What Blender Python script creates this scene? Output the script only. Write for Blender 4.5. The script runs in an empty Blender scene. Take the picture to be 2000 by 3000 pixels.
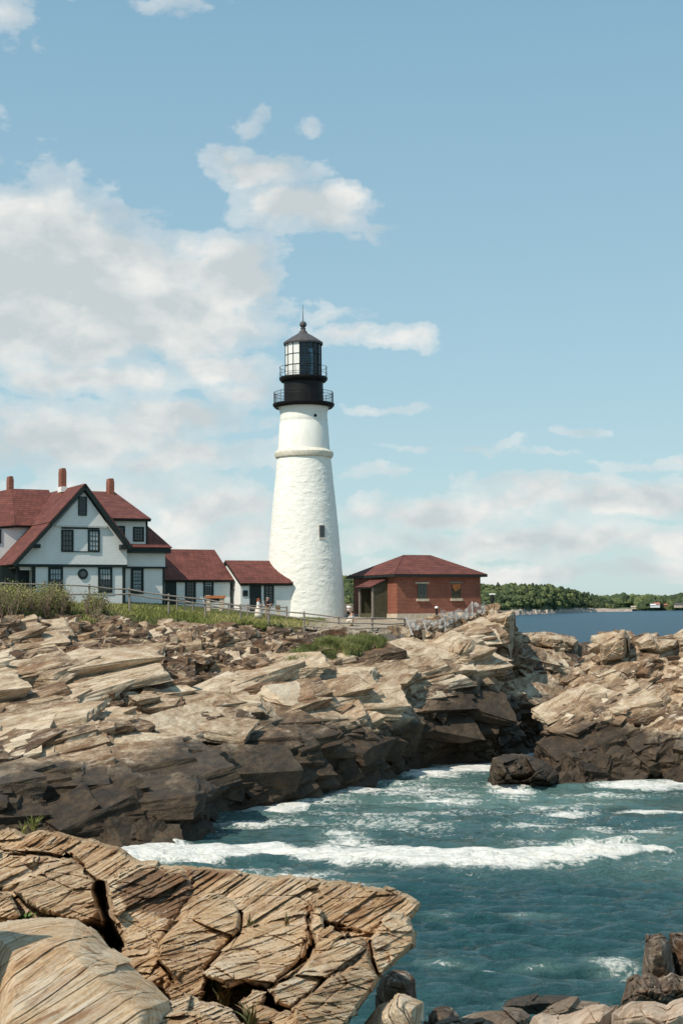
import bpy, bmesh, math, random
import numpy as np
from mathutils import Vector, Matrix
rnd = random.Random(7)
R = math.radians
SC = bpy.context.scene
COL = SC.collection

# ------------------------------------------------------------------ camera
FPX, EYE, PITCH, ROLL = 4167.0, 10.0, R(3.885), R(-0.5)
cam_data = bpy.data.cameras.new('camera'); cam = bpy.data.objects.new('camera', cam_data)
COL.objects.link(cam); SC.camera = cam
cam_data.sensor_fit = 'VERTICAL'; cam_data.sensor_height = 36; cam_data.lens = 50
cam_data.clip_start = 0.1; cam_data.clip_end = 60000
cam.location = (0, 0, EYE)
CM = (Matrix.Rotation(R(90) + PITCH, 3, 'X') @ Matrix.Rotation(ROLL, 3, 'Z'))
cam.rotation_euler = CM.to_euler()
CMN = np.array(CM)

# ------------------------------------------------------------------ light
SUN_AZ, SUN_EL = R(-45), R(50)          # azimuth left of "behind the camera"
SDIR = Vector((math.sin(SUN_AZ)*math.cos(SUN_EL), -math.cos(SUN_AZ)*math.cos(SUN_EL), math.sin(SUN_EL)))
sl = bpy.data.lights.new('sun', 'SUN'); so = bpy.data.objects.new('sun', sl); COL.objects.link(so)
sl.energy = 4.6; sl.angle = R(0.53); sl.color = (1.0, 0.915, 0.79)
so.rotation_euler = SDIR.to_track_quat('Z', 'Y').to_euler()
SC.view_settings.view_transform = 'Standard'; SC.view_settings.look = 'None'
SC.view_settings.exposure = 0.0; SC.view_settings.gamma = 1.0

# ------------------------------------------------------------------ node helpers
class NT:
    def __init__(s, tree): s.t = tree; s.n = tree.nodes; s.l = tree.links
    def node(s, typ, **kw):
        n = s.n.new(typ)
        for k, v in kw.items(): setattr(n, k, v)
        return n
    def put(s, sock, v):
        if hasattr(v, 'is_output') or isinstance(v, bpy.types.NodeSocket): s.l.new(v, sock)
        else:
            try: sock.default_value = v
            except Exception: sock.default_value = tuple(v) + (1,)
    def math(s, op, a, b=None, c=None, clamp=False):
        n = s.node('ShaderNodeMath', operation=op, use_clamp=clamp)
        s.put(n.inputs[0], a)
        if b is not None: s.put(n.inputs[1], b)
        if c is not None: s.put(n.inputs[2], c)
        return n.outputs[0]
    def vmath(s, op, a, b=None):
        n = s.node('ShaderNodeVectorMath', operation=op); s.put(n.inputs[0], a)
        if b is not None: s.put(n.inputs[1], b)
        return n.outputs['Value'] if op in ('LENGTH', 'DOT_PRODUCT') else n.outputs[0]
    def noise(s, vec, scale, detail=4, rough=0.55, dist=0.0, color=False):
        n = s.node('ShaderNodeTexNoise'); n.inputs['Scale'].default_value = scale
        n.inputs['Detail'].default_value = detail; n.inputs['Roughness'].default_value = rough
        n.inputs['Distortion'].default_value = dist
        if vec is not None: s.l.new(vec, n.inputs['Vector'])
        return n.outputs['Color' if color else 'Fac']
    def mapping(s, vec, scale=(1, 1, 1), rot=(0, 0, 0), loc=(0, 0, 0)):
        n = s.node('ShaderNodeMapping'); s.l.new(vec, n.inputs['Vector'])
        n.inputs['Scale'].default_value = scale; n.inputs['Rotation'].default_value = rot; n.inputs['Location'].default_value = loc
        return n.outputs[0]
    def ramp(s, fac, pts, mode='LINEAR'):
        n = s.node('ShaderNodeValToRGB'); s.put(n.inputs[0], fac); e = n.color_ramp.elements; n.color_ramp.interpolation = mode
        while len(e) < len(pts): e.new(0.5)
        for i, (p, c) in enumerate(pts):
            e[i].position = p; e[i].color = (c[0], c[1], c[2], 1) if hasattr(c, '__len__') else (c, c, c, 1)
        return n.outputs[0]
    def mix(s, fac, a, b, blend='MIX'):
        n = s.node('ShaderNodeMix', data_type='RGBA', blend_type=blend)
        s.put(n.inputs[0], fac)
        for sock, v in ((n.inputs[6], a), (n.inputs[7], b)):
            if isinstance(v, bpy.types.NodeSocket): s.l.new(v, sock)
            else: sock.default_value = tuple(v)[:3] + (1,)
        return n.outputs[2]
    def attr(s, name):
        return s.node('ShaderNodeAttribute', attribute_name=name).outputs['Fac']
    def bump(s, h, strength=0.5, dist=0.05, normal=None):
        n = s.node('ShaderNodeBump'); n.inputs['Strength'].default_value = strength; n.inputs['Distance'].default_value = dist
        s.l.new(h, n.inputs['Height'])
        if normal is not None: s.l.new(normal, n.inputs['Normal'])
        return n.outputs[0]

def mat(name, col=(0.5, 0.5, 0.5), rough=0.8, metal=0.0, spec=0.3):
    m = bpy.data.materials.new(name); m.use_nodes = True
    t = NT(m.node_tree); b = m.node_tree.nodes['Principled BSDF']
    b.inputs['Base Color'].default_value = tuple(col) + (1,)
    b.inputs['Roughness'].default_value = rough; b.inputs['Metallic'].default_value = metal
    b.inputs['Specular IOR Level'].default_value = spec
    t.b = b
    t.geo = t.node('ShaderNodeNewGeometry').outputs['Position']
    return m, t

# ------------------------------------------------------------------ world sky with clouds
w = bpy.data.worlds.new('World'); SC.world = w; w.use_nodes = True
t = NT(w.node_tree)
bg = w.node_tree.nodes['Background']
sky = t.node('ShaderNodeTexSky', sky_type='NISHITA'); sky.sun_disc = False
sky.sun_elevation = SUN_EL; sky.sun_rotation = math.atan2(SDIR.x, SDIR.y)
sky.air_density = 1.0; sky.dust_density = 0.6; sky.ozone_density = 1.5
dirn = t.node('ShaderNodeTexCoord').outputs['Generated']
sep = t.node('ShaderNodeSeparateXYZ'); t.l.new(dirn, sep.inputs[0])
az = t.math('ARCTAN2', sep.outputs[0], sep.outputs[1]); el = t.math('ARCSINE', sep.outputs[2])
uu = t.math('MULTIPLY', az, 4.167); vv = t.math('MULTIPLY', el, 4.167)      # thousands of picture units
cmb = t.node('ShaderNodeCombineXYZ'); t.l.new(uu, cmb.inputs[0]); t.l.new(vv, cmb.inputs[1]); P2 = cmb.outputs[0]
warp = t.noise(P2, 2.2, 5, 0.6, color=True)
warp = t.vmath('SUBTRACT', warp, (0.5, 0.5, 0.5)); warp = t.vmath('MULTIPLY', warp, (0.34, 0.24, 0))
P3 = t.vmath('ADD', P2, warp)
CL = [  # centre u, v (photo), radii, weight
    (40, 770, 330, 250, 1.45), (250, 820, 330, 220, 1.45), (480, 880, 270, 180, 1.4), (660, 820, 170, 120, 1.3), (80, 980, 420, 170, 1.2), (500, 960, 330, 110, 1.1),
    (910, 640, 215, 85, 1.15), (800, 500, 140, 65, .75), (690, 455, 70, 50, .45),
    (250, 1130, 420, 60, .85), (600, 1090, 190, 60, .85), (700, 1170, 160, 60, .75),
    (180, 1290, 430, 110, 1.1), (500, 1240, 330, 60, 1.0), (520, 1350, 400, 60, .8), (300, 1440, 500, 60, .75),
    (620, 1500, 260, 70, .9), (700, 1580, 260, 70, .8),
    (1030, 985, 120, 34, .62), (1195, 980, 80, 32, .68), (1000, 925, 80, 28, .5),
    (1680, 1290, 100, 28, .7), (1620, 1350, 90, 16, .5), (1150, 1200, 120, 20, .45),
    (1250, 1500, 300, 46, .85), (1750, 1480, 420, 66, 1.0), (1400, 1580, 480, 56, 1.0), (1800, 1600, 350, 56, .95), (1900, 1370, 200, 22, .5),
    (1150, 1390, 140, 20, .5), (1600, 1690, 700, 45, .85), (700, 1690, 700, 60, .8),
    (480, 60, 130, 40, .46), (90, 130, 130, 70, .42), (60, 20, 200, 50, .42), (720, 360, 50, 45, .40), (900, 365, 46, 26, .38), (1650, 1420, 300, 18, .5), (1300, 1330, 200, 14, .4), (250, 1540, 600, 60, .8),
    (-500, 700, 500, 400, .8), (2900, 900, 500, 260, .8), (-900, 1500, 900, 120, .8), (3200, 1500, 900, 110, .8)]
acc = None
for (cu, cv, ru, rv, wt) in CL:
    c = ((cu-1000)/1000, (1783-cv)/1000, 0)
    q = t.vmath('SUBTRACT', P3, c); q = t.vmath('MULTIPLY', q, (1000/ru/1.25, 1000/rv/1.25, 0)); ln = t.vmath('LENGTH', q)
    f = t.math('MULTIPLY_ADD', ln, -wt, wt)
    acc = f if acc is None else t.math('SMOOTH_MAX', acc, f, 0.12)
pn = t.mapping(P2, (1.0, 2.2, 1.0))
n1 = t.noise(pn, 3.5, 9, 0.6, 0.3)
n2 = t.noise(t.mapping(P2, (1, 1.6, 1), loc=(3.1, 1.7, 0)), 3.6, 7, 0.55, 0.2)
n3 = t.noise(t.mapping(P2, (1.0, 1.7, 1.0), loc=(7, 2, 0)), 16.0, 6, 0.65, 0.2)
den = t.math('ADD', acc, t.math('ADD', t.math('MULTIPLY', t.math('SUBTRACT', n1, 0.5), 1.35), t.math('MULTIPLY', t.math('SUBTRACT', n3, 0.5), 0.34)))
def billow(scale, loc):
    vn = t.node('ShaderNodeTexVoronoi', feature='SMOOTH_F1'); vn.inputs['Scale'].default_value = scale; vn.inputs['Smoothness'].default_value = 0.35
    t.l.new(t.mapping(t.vmath('ADD', P3, t.vmath('MULTIPLY', warp, (0.6, 0.6, 0))), (1, 1.25, 1), loc=loc), vn.inputs['Vector']); return vn.outputs['Distance']
bl = t.math('ADD', t.math('MULTIPLY', t.math('SUBTRACT', 0.5, billow(6.0, (0, 0, 0))), 0.5), t.math('MULTIPLY', t.math('SUBTRACT', 0.5, billow(15.0, (3, 1, 0))), 0.18))
den = t.math('ADD', den, bl)
cf = t.math('MULTIPLY', t.math('SUBTRACT', den, 0.04), 1.3, clamp=True)
cf = t.math('SMOOTHSTEP', cf, 0.0, 1.0) if False else t.ramp(cf, [(0, 0.0), (0.3, 0.42), (0.85, 0.97)], 'EASE')
shade = t.math('ADD', t.math('ADD', t.math('MULTIPLY', n2, 1.15), t.math('MULTIPLY', bl, 0.75)), t.math('MULTIPLY', den, -0.28))
ccol = t.ramp(shade, [(0.26, (5.8, 6.4, 6.55)), (0.42, (7.2, 7.5, 7.45)), (0.60, (8.7, 8.7, 8.4))])
skyc = t.mix(1.0, sky.outputs[0], (1.05, 1.22, 1.12), 'MULTIPLY')
# the sky pales towards the horizon
grad = t.ramp(t.math('MULTIPLY', vv, 0.55), [(0.0, (.57, .72, .77)), (0.4, (.42, .63, .735)), (1.0, (.265, .49, .66))])
grad = t.vmath('MULTIPLY', grad, (10, 10, 10))
skyc = t.mix(0.72, skyc, grad)
allc = t.mix(cf, skyc, ccol)
below = t.math('GREATER_THAN', sep.outputs[2], -0.02)
t.l.new(allc, bg.inputs['Color'])
bg.inputs['Strength'].default_value = 0.10

# ------------------------------------------------------------------ picture <-> place
def ray(u, v):
    u = np.asarray(u, float); v = np.asarray(v, float)
    c = np.stack([(u-1000)/FPX, (1500-v)/FPX, -np.ones(np.broadcast(u, v).shape)], -1)
    return c @ CMN.T
def P(u, v, d):
    r = ray(u, v); k = np.asarray(d)/r[..., 1]
    p = r*k[..., None]; p[..., 2] += EYE
    return p
def PV(u, v, d): return Vector(P(np.float64(u), np.float64(v), np.float64(d)))
def at_z(u, v, z):
    r = ray(u, v); k = (z-EYE)/r[..., 2]; p = r*k[..., None]; p[..., 2] += EYE
    return p
def vhor(u): return 1783 - (np.asarray(u)-1000)*0.00873
def proj(p):
    q = (np.asarray(p) - np.array([0, 0, EYE])) @ CMN
    return 1000 + FPX*q[..., 0]/-q[..., 2], 1500 - FPX*q[..., 1]/-q[..., 2]

# ------------------------------------------------------------------ numpy noise
def h3(ix, iy, iz, seed):
    with np.errstate(over='ignore'):
        h = (ix.astype(np.int64).astype(np.uint32)*np.uint32(374761393) + iy.astype(np.int64).astype(np.uint32)*np.uint32(668265263)
             + iz.astype(np.int64).astype(np.uint32)*np.uint32(2147483647) + np.uint32(seed*1274126177 & 0xffffffff))
        h ^= h >> np.uint32(13); h *= np.uint32(1274126177); h ^= h >> np.uint32(16); h *= np.uint32(2246822519); h ^= h >> np.uint32(13)
    return h.astype(np.float64)/4294967295.0
def vnoise(p, seed=0):
    f = np.floor(p); r = p-f; r = r*r*(3-2*r); i = f.astype(np.int64); out = 0
    for a in (0, 1):
        for b in (0, 1):
            for c in (0, 1):
                wgt = (r[..., 0] if a else 1-r[..., 0])*(r[..., 1] if b else 1-r[..., 1])*(r[..., 2] if c else 1-r[..., 2])
                out = out + wgt*h3(i[..., 0]+a, i[..., 1]+b, i[..., 2]+c, seed)
    return out*2-1
def fbm(p, oct=4, seed=0, gain=0.5, lac=2.03):
    o = 0; a = 1.0; s = 0
    for k in range(oct):
        o = o + a*vnoise(p*(lac**k) + 17.3*k, seed+k); s += a; a *= gain
    return o/s
def worley(p, seed=0, jit=0.85):
    f = np.floor(p).astype(np.int64)
    F1 = np.full(p.shape[:-1], 9e9); F2 = F1.copy(); cid = np.zeros(p.shape, np.int64); off = np.zeros(p.shape)
    for a in (-1, 0, 1):
        for b in (-1, 0, 1):
            for c in (-1, 0, 1):
                i = f + np.array([a, b, c])
                o = np.stack([h3(i[..., 0], i[..., 1], i[..., 2], seed+k) for k in (1, 2, 3)], -1)
                v = i + 0.5 + (o-0.5)*jit - p
                d = np.sqrt((v*v).sum(-1)); m = d < F1
                F2 = np.where(m, F1, np.minimum(F2, d)); F1 = np.where(m, d, F1)
                cid = np.where(m[..., None], i, cid); off = np.where(m[..., None], -v, off)
    rr = [h3(cid[..., 0], cid[..., 1], cid[..., 2], seed+20+k)-0.5 for k in range(5)]
    return F1, F2, rr, off
def frame_from(n, along):
    n = np.array(n, float); n /= np.linalg.norm(n)
    a = np.array(along, float); a -= n*a.dot(n); a /= np.linalg.norm(a)
    b = np.cross(n, a)
    return np.stack([a, b, n], 0)      # rows: along strike, across, normal
def blocks(p, fr, size, amp, seed, tilt=0.5, crack=0.4, cw=0.12, warp=0.35, bias=(0, 0, 0)):
    """fractured rock: random steps, tilted facets and cracks. returns displacement and a tone"""
    q = (p @ fr.T)/np.array(size)
    q = q + warp*np.stack([fbm(q*0.7+9.1*k, 2, seed+50+k) for k in range(3)], -1)
    F1, F2, r, off = worley(q, seed)
    d = 2*r[0]*amp + tilt*amp*(off[..., 0]*r[1] + off[..., 1]*r[2] + off[..., 2]*r[3])*2.5
    e = np.clip(1-(F2-F1)/cw, 0, 1)
    d = d + bias[0]*off[..., 0] + bias[1]*off[..., 1] + bias[2]*off[..., 2]
    return d - crack*amp*e*e, r[4]
def smooth(a, b, x):
    k = np.clip((x-a)/(b-a), 0, 1); return k*k*(3-2*k)

# ------------------------------------------------------------------ object helpers
def link(o, parent=None):
    COL.objects.link(o)
    if parent is not None: o.parent = parent
    return o
def tag(o, label=None, cat=None, group=None, kind=None):
    if label: o['label'] = label
    if cat: o['category'] = cat
    if group: o['group'] = group
    if kind: o['kind'] = kind
    return o
def empty(name, loc=(0, 0, 0), parent=None):
    o = bpy.data.objects.new(name, None); o.location = loc; o.empty_display_size = 0.3
    return link(o, parent)
def npmesh(name, V, F, m, attrs=None, parent=None, smooth_=False):
    me = bpy.data.meshes.new(name); V = np.asarray(V, np.float32).reshape(-1, 3); F = np.asarray(F, np.int32)
    k = F.shape[1]
    me.vertices.add(len(V)); me.vertices.foreach_set('co', V.ravel())
    me.loops.add(F.size); me.loops.foreach_set('vertex_index', F.ravel())
    me.polygons.add(len(F)); me.polygons.foreach_set('loop_start', np.arange(0, F.size, k, dtype=np.int32))
    me.polygons.foreach_set('loop_total', np.full(len(F), k, np.int32))
    me.polygons.foreach_set('use_smooth', np.full(len(F), bool(smooth_)))
    me.update(calc_edges=True)
    for n, a in (attrs or {}).items():
        at = me.attributes.new(n, 'FLOAT', 'POINT'); at.data.foreach_set('value', np.asarray(a, np.float32).ravel())
    me.materials.append(m)
    o = bpy.data.objects.new(name, me); link(o, parent)
    return o
def gridfaces(nr, nc):
    i = np.arange(nr-1)[:, None]*nc + np.arange(nc-1)[None, :]; i = i.ravel()
    return np.stack([i, i+1, i+1+nc, i+nc], 1)
class MB:
    def __init__(s): s.v = []; s.f = []
    def add(s, vs, fs):
        b = len(s.v); s.v += [Vector(x) for x in vs]; s.f += [tuple(b+i for i in f) for f in fs]; return s
    def prism(s, poly, off):                   # poly: list of Vector, extruded by off
        n = len(poly); off = Vector(off); a = [Vector(x) for x in poly]
        s.add(a + [x+off for x in a], [tuple(range(n)), tuple(range(2*n-1, n-1, -1))] + [(i, i+n, (i+1) % n+n, (i+1) % n) for i in range(n)]); return s
    def box(s, c, sz, rot=None):
        c = Vector(c); h = [x/2 for x in sz]; vs = []
        for x in (-1, 1):
            for y in (-1, 1):
                for z in (-1, 1):
                    q = Vector((x*h[0], y*h[1], z*h[2]))
                    if rot is not None: q = rot @ q
                    vs.append(c+q)
        s.add(vs, [(0, 1, 3, 2), (4, 6, 7, 5), (0, 4, 5, 1), (2, 3, 7, 6), (0, 2, 6, 4), (1, 5, 7, 3)]); return s
    def bar(s, a, b, r, n=8, r2=None):
        a, b = Vector(a), Vector(b); r2 = r if r2 is None else r2; d = (b-a).normalized()
        x = d.orthogonal().normalized(); y = d.cross(x); vs = []
        for p, rr in ((a, r), (b, r2)):
            for k in range(n):
                t_ = 2*math.pi*k/n; vs.append(p + (x*math.cos(t_)+y*math.sin(t_))*rr)
        s.add(vs, [(k, (k+1) % n, (k+1) % n+n, k+n) for k in range(n)] + [tuple(range(n-1, -1, -1)), tuple(range(n, 2*n))]); return s
    def lathe(s, prof, c=(0, 0, 0), n=48, a0=0.0):
        c = Vector(c); vs = []
        for (r, z) in prof:
            for k in range(n):
                t_ = a0 + 2*math.pi*k/n; vs.append(c + Vector((r*math.cos(t_), r*math.sin(t_), z)))
        fs = []
        for j in range(len(prof)-1):
            for k in range(n): fs.append((j*n+k, j*n+(k+1) % n, (j+1)*n+(k+1) % n, (j+1)*n+k))
        fs.append(tuple(range(n-1, -1, -1))); m = (len(prof)-1)*n; fs.append(tuple(range(m, m+n)))
        s.add(vs, fs); return s
    def build(s, name, m, parent=None, smooth_=False, bevel=0.0):
        me = bpy.data.meshes.new(name); me.from_pydata([tuple(v) for v in s.v], [], s.f); me.materials.append(m)
        bm = bmesh.new(); bm.from_mesh(me); bmesh.ops.recalc_face_normals(bm, faces=bm.faces); bm.to_mesh(me); bm.free()
        if smooth_: me.polygons.foreach_set('use_smooth', [True]*len(me.polygons))
        me.update(); o = bpy.data.objects.new(name, me); link(o, parent)
        if parent is not None:                       # meshes are built in world space; keep them there
            pm = parent_world(parent); me.transform(pm.inverted())
        if bevel:
            b = o.modifiers.new('bevel', 'BEVEL'); b.width = bevel; b.segments = 2; b.limit_method = 'ANGLE'
        return o
def parent_world(o):
    m = Matrix.Identity(4)
    while o is not None:
        m = Matrix.LocRotScale(o.location, o.rotation_euler, o.scale) @ m; o = o.parent
    return m

# ================================================================== materials
def rock_material(name, cols, streak_frame, streak=(0.25, 0.9, 5.0), wetcol=(0.028, 0.020, 0.014), rust=0.0, bump=0.6, fine=14.0, bdist=0.12):
    m, t = mat(name, rough=0.88, spec=0.25)
    a, b, n = [Vector(x) for x in streak_frame]
    def dot(v): return t.vmath('DOT_PRODUCT', t.geo, tuple(v))
    c = t.node('ShaderNodeCombineXYZ')
    for i, (v, s_) in enumerate(zip((a, b, n), streak)): t.l.new(t.math('MULTIPLY', dot(v), s_), c.inputs[i])
    q = c.outputs[0]
    s1 = t.noise(q, 1.6, 8, 0.62, 0.4)                      # layered streaks
    s2 = t.noise(t.geo, 0.55, 5, 0.6, 0.6)                  # big patches
    s3 = t.noise(t.geo, fine, 6, 0.7)                       # grit
    tone = t.attr('tone')
    f = t.math('ADD', t.math('MULTIPLY', s1, 0.65), t.math('MULTIPLY', s3, 0.35))
    f = t.math('ADD', f, t.math('MULTIPLY', tone, 0.16))
    base = t.ramp(f, [(0.30, cols[0]), (0.44, cols[1]), (0.54, cols[2]), (0.68, cols[3])])
    patch = t.ramp(s2, [(0.42, 0.0), (0.62, 1.0)])
    base = t.mix(t.math('MULTIPLY', patch, 0.5), base, t.mix(1.0, base, cols[4], 'MULTIPLY'))
    if rust:
        s4 = t.ramp(t.noise(t.mapping(q, (1, 1, 0.5), loc=(5, 2, 9)), 1.1, 5, 0.6, 0.8), [(0.50, 0.0), (0.66, 1.0)])
        base = t.mix(t.math('MULTIPLY', s4, rust), base, (0.27, 0.115, 0.045))
        s5 = t.ramp(t.noise(t.mapping(q, (1, 1, 0.7), loc=(1, 8, 3)), 2.3, 5, 0.65), [(0.56, 0.0), (0.68, 1.0)])
        base = t.mix(t.math('MULTIPLY', s5, 0.7), base, (0.66, 0.56, 0.44))
    # wet / weed stained tidal rock
    wet = t.attr('wet')
    wn = t.math('ADD', wet, t.math('MULTIPLY', t.math('SUBTRACT', t.noise(t.geo, 0.5, 8, 0.7), 0.5), 1.7))
    wf = t.ramp(wn, [(0.25, 0.0), (0.5, 0.6), (0.75, 1.0)])
    wc = t.mix(t.ramp(t.noise(t.geo, 1.7, 6, 0.7), [(0.45, 0.0), (0.66, 1.0)]), wetcol, (0.082, 0.053, 0.029))
    base = t.mix(t.math('MULTIPLY', wf, 0.93), base, wc)
    # soil, gravel and grass ground
    so_ = t.attr('soil'); sf = t.ramp(t.math('ADD', so_, t.math('MULTIPLY', t.math('SUBTRACT', t.noise(t.geo, 1.3, 5), 0.5), 0.6)), [(0.42, 0.0), (0.56, 1.0)])
    sc = t.ramp(t.noise(t.geo, 6, 6, 0.7), [(0.35, (0.27, 0.21, 0.15)), (0.65, (0.46, 0.39, 0.30))])
    base = t.mix(sf, base, sc)
    gr = t.attr('grass'); gf = t.ramp(t.math('ADD', gr, t.math('MULTIPLY', t.math('SUBTRACT', t.noise(t.geo, 1.1, 5), 0.5), 0.7)), [(0.42, 0.0), (0.58, 1.0)])
    gc = t.ramp(t.noise(t.geo, 3, 5, 0.7), [(0.35, (0.05, 0.062, 0.02)), (0.65, (0.13, 0.13, 0.05))])
    base = t.mix(gf, base, gc)
    t.l.new(base, t.b.inputs['Base Color'])
    rg = t.math('MULTIPLY_ADD', wf, -0.33, 0.9); t.l.new(rg, t.b.inputs['Roughness'])
    s6 = t.noise(t.geo, fine*0.3, 7, 0.75, 0.6)
    hgt = t.math('ADD', t.math('MULTIPLY', s1, 0.5), t.math('ADD', t.math('MULTIPLY', s3, 0.35), t.math('MULTIPLY', s6, 0.6)))
    nb = t.bump(hgt, bump, bdist); t.l.new(nb, t.b.inputs['Normal'])
    return m

def simple_noise_mat(name, c1, c2, scale=8, rough=0.8, bump=0.0, spec=0.25, stretch=(1, 1, 1), metal=0.0):
    m, t = mat(name, c1, rough, metal, spec)
    n = t.noise(t.mapping(t.geo, stretch), scale, 6, 0.65)
    t.l.new(t.ramp(n, [(0.35, c1), (0.65, c2)]), t.b.inputs['Base Color'])
    if bump: t.l.new(t.bump(n, bump, 0.03), t.b.inputs['Normal'])
    return m
def course_mat(name, c1, c2, mortar, rowh, bw, ang, bump=0.4, rough=0.85, msize=0.02, noise_amt=0.5, tilt_axis=False):
    """brick/shingle courses on walls whose face runs along direction ang in plan"""
    m, t = mat(name, c1, rough)
    s = t.node('ShaderNodeSeparateXYZ'); t.l.new(t.geo, s.inputs[0])
    along = t.vmath('DOT_PRODUCT', t.geo, (math.cos(ang)+0.6*-math.sin(ang), math.sin(ang)+0.6*math.cos(ang), 0))
    c = t.node('ShaderNodeCombineXYZ'); t.l.new(along, c.inputs[0]); t.l.new(s.outputs[2], c.inputs[1])
    b = t.node('ShaderNodeTexBrick'); t.l.new(c.outputs[0], b.inputs['Vector'])
    b.inputs['Scale'].default_value = 1.0; b.inputs['Brick Width'].default_value = bw; b.inputs['Row Height'].default_value = rowh
    b.inputs['Mortar Size'].default_value = msize; b.inputs['Mortar Smooth'].default_value = 0.3; b.inputs['Bias'].default_value = 0
    b.inputs['Color1'].default_value = tuple(c1)+(1,); b.inputs['Color2'].default_value = tuple(c2)+(1,); b.inputs['Mortar'].default_value = tuple(mortar)+(1,)
    n = t.noise(t.geo, 1.1, 6, 0.65); n2 = t.noise(t.geo, 17, 3, 0.6)
    nn = t.math('ADD', t.math('MULTIPLY', n, 0.6), t.math('MULTIPLY', n2, 0.4))
    k = t.ramp(nn, [(0.35, (1-noise_amt*0.5,)*3), (0.65, (1+noise_amt*0.35,)*3)])
    t.l.new(t.mix(1.0, b.outputs['Color'], k, 'MULTIPLY'), t.b.inputs['Base Color'])
    h = t.math('SUBTRACT', t.math('MULTIPLY', n2, 0.3), b.outputs['Fac'])
    t.l.new(t.bump(h, bump, 0.02), t.b.inputs['Normal'])
    return m
PHI = R(28)
M = {}
M['white_wall'] = course_mat('white shingle', (0.83, 0.81, 0.77), (0.78, 0.77, 0.73), (0.72, 0.71, 0.68), 0.15, 0.30, PHI, 0.3, noise_amt=0.12)
M['roof'] = course_mat('red roof shingle', (0.19, 0.064, 0.048), (0.135, 0.045, 0.036), (0.095, 0.032, 0.027), 0.16, 0.42, PHI, 0.7, noise_amt=0.8)
M['brick'] = course_mat('red brick', (0.275, 0.082, 0.048), (0.20, 0.056, 0.036), (0.30, 0.18, 0.13), 0.11, 0.30, PHI, 0.4, msize=0.012, noise_amt=0.4)
M['trim'] = simple_noise_mat('dark green trim', (0.012, 0.020, 0.019), (0.022, 0.033, 0.030), 9, 0.55)
M['white'] = simple_noise_mat('white paint', (0.74, 0.73, 0.69), (0.82, 0.81, 0.77), 5, 0.6)
M['iron'] = simple_noise_mat('black painted iron', (0.005, 0.005, 0.006), (0.013, 0.011, 0.011), 4, 0.55, 0.2, 0.25)
M['lead'] = simple_noise_mat('grey black lantern roof', (0.055, 0.050, 0.052), (0.10, 0.092, 0.092), 5, 0.6, 0.2, 0.4)
M['glass'] = mat('dark window glass', (0.018, 0.028, 0.036), 0.06, 0.0, 0.8)[0]
M['curtain'] = simple_noise_mat('pale drawn curtain', (0.33, 0.37, 0.38), (0.46, 0.50, 0.50), 4, 0.8)
M['concrete'] = simple_noise_mat('pale concrete', (0.45, 0.36, 0.26), (0.62, 0.53, 0.41), 3, 0.9, 0.3)
M['wood'] = simple_noise_mat('weathered wood', (0.17, 0.14, 0.115), (0.33, 0.29, 0.25), 7, 0.9, 0.3, stretch=(1, 1, 4))
M['green_wood'] = simple_noise_mat('dull green boards', (0.06, 0.058, 0.035), (0.10, 0.095, 0.06), 4, 0.8)
M['orange'] = simple_noise_mat('orange wood', (0.34, 0.10, 0.04), (0.52, 0.20, 0.07), 5, 0.7)
M['netting'] = simple_noise_mat('torn grey netting', (0.42, 0.40, 0.38), (0.62, 0.59, 0.55), 6, 0.9)
def clear_glass():
    m = bpy.data.materials.new('lantern glass'); m.use_nodes = True; t = NT(m.node_tree); n = m.node_tree.nodes
    n.remove(n['Principled BSDF']); tr = t.node('ShaderNodeBsdfTransparent'); gl = t.node('ShaderNodeBsdfGlossy')
    tr.inputs[0].default_value = (0.50, 0.58, 0.62, 1); gl.inputs['Roughness'].default_value = 0.05; gl.inputs[0].default_value = (0.8, 0.85, 0.9, 1)
    mx = t.node('ShaderNodeMixShader'); fr = t.node('ShaderNodeFresnel'); fr.inputs[0].default_value = 1.5
    t.l.new(fr.outputs[0], mx.inputs[0]); t.l.new(tr.outputs[0], mx.inputs[1]); t.l.new(gl.outputs[0], mx.inputs[2])
    t.l.new(mx.outputs[0], n['Material Output'].inputs[0]); return m
M['clear'] = clear_glass()
# whitewashed rubble of the tower
m, t = mat('whitewashed rubble', (0.8, 0.79, 0.75), 0.75)
nn = t.noise(t.geo, 2.2, 6, 0.6); nf = t.noise(t.geo, 9, 5, 0.6)
t.l.new(t.ramp(nn, [(0.3, (0.78, 0.75, 0.67)), (0.6, (0.86, 0.84, 0.77))]), t.b.inputs['Base Color'])
t.l.new(t.bump(t.math('ADD', nf, nn), 0.25, 0.04), t.b.inputs['Normal']); M['tower'] = m
m, t = mat('smooth whitewash', (0.82, 0.81, 0.77), 0.7)
nn = t.noise(t.mapping(t.geo, (1, 1, 0.35)), 2.0, 6, 0.65)
t.l.new(t.ramp(nn, [(0.3, (0.78, 0.75, 0.67)), (0.55, (0.86, 0.84, 0.77))]), t.b.inputs['Base Color']); M['tower_smooth'] = m
M['belt'] = simple_noise_mat('cream stone belt', (0.62, 0.56, 0.44), (0.78, 0.73, 0.62), 3, 0.8)
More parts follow.
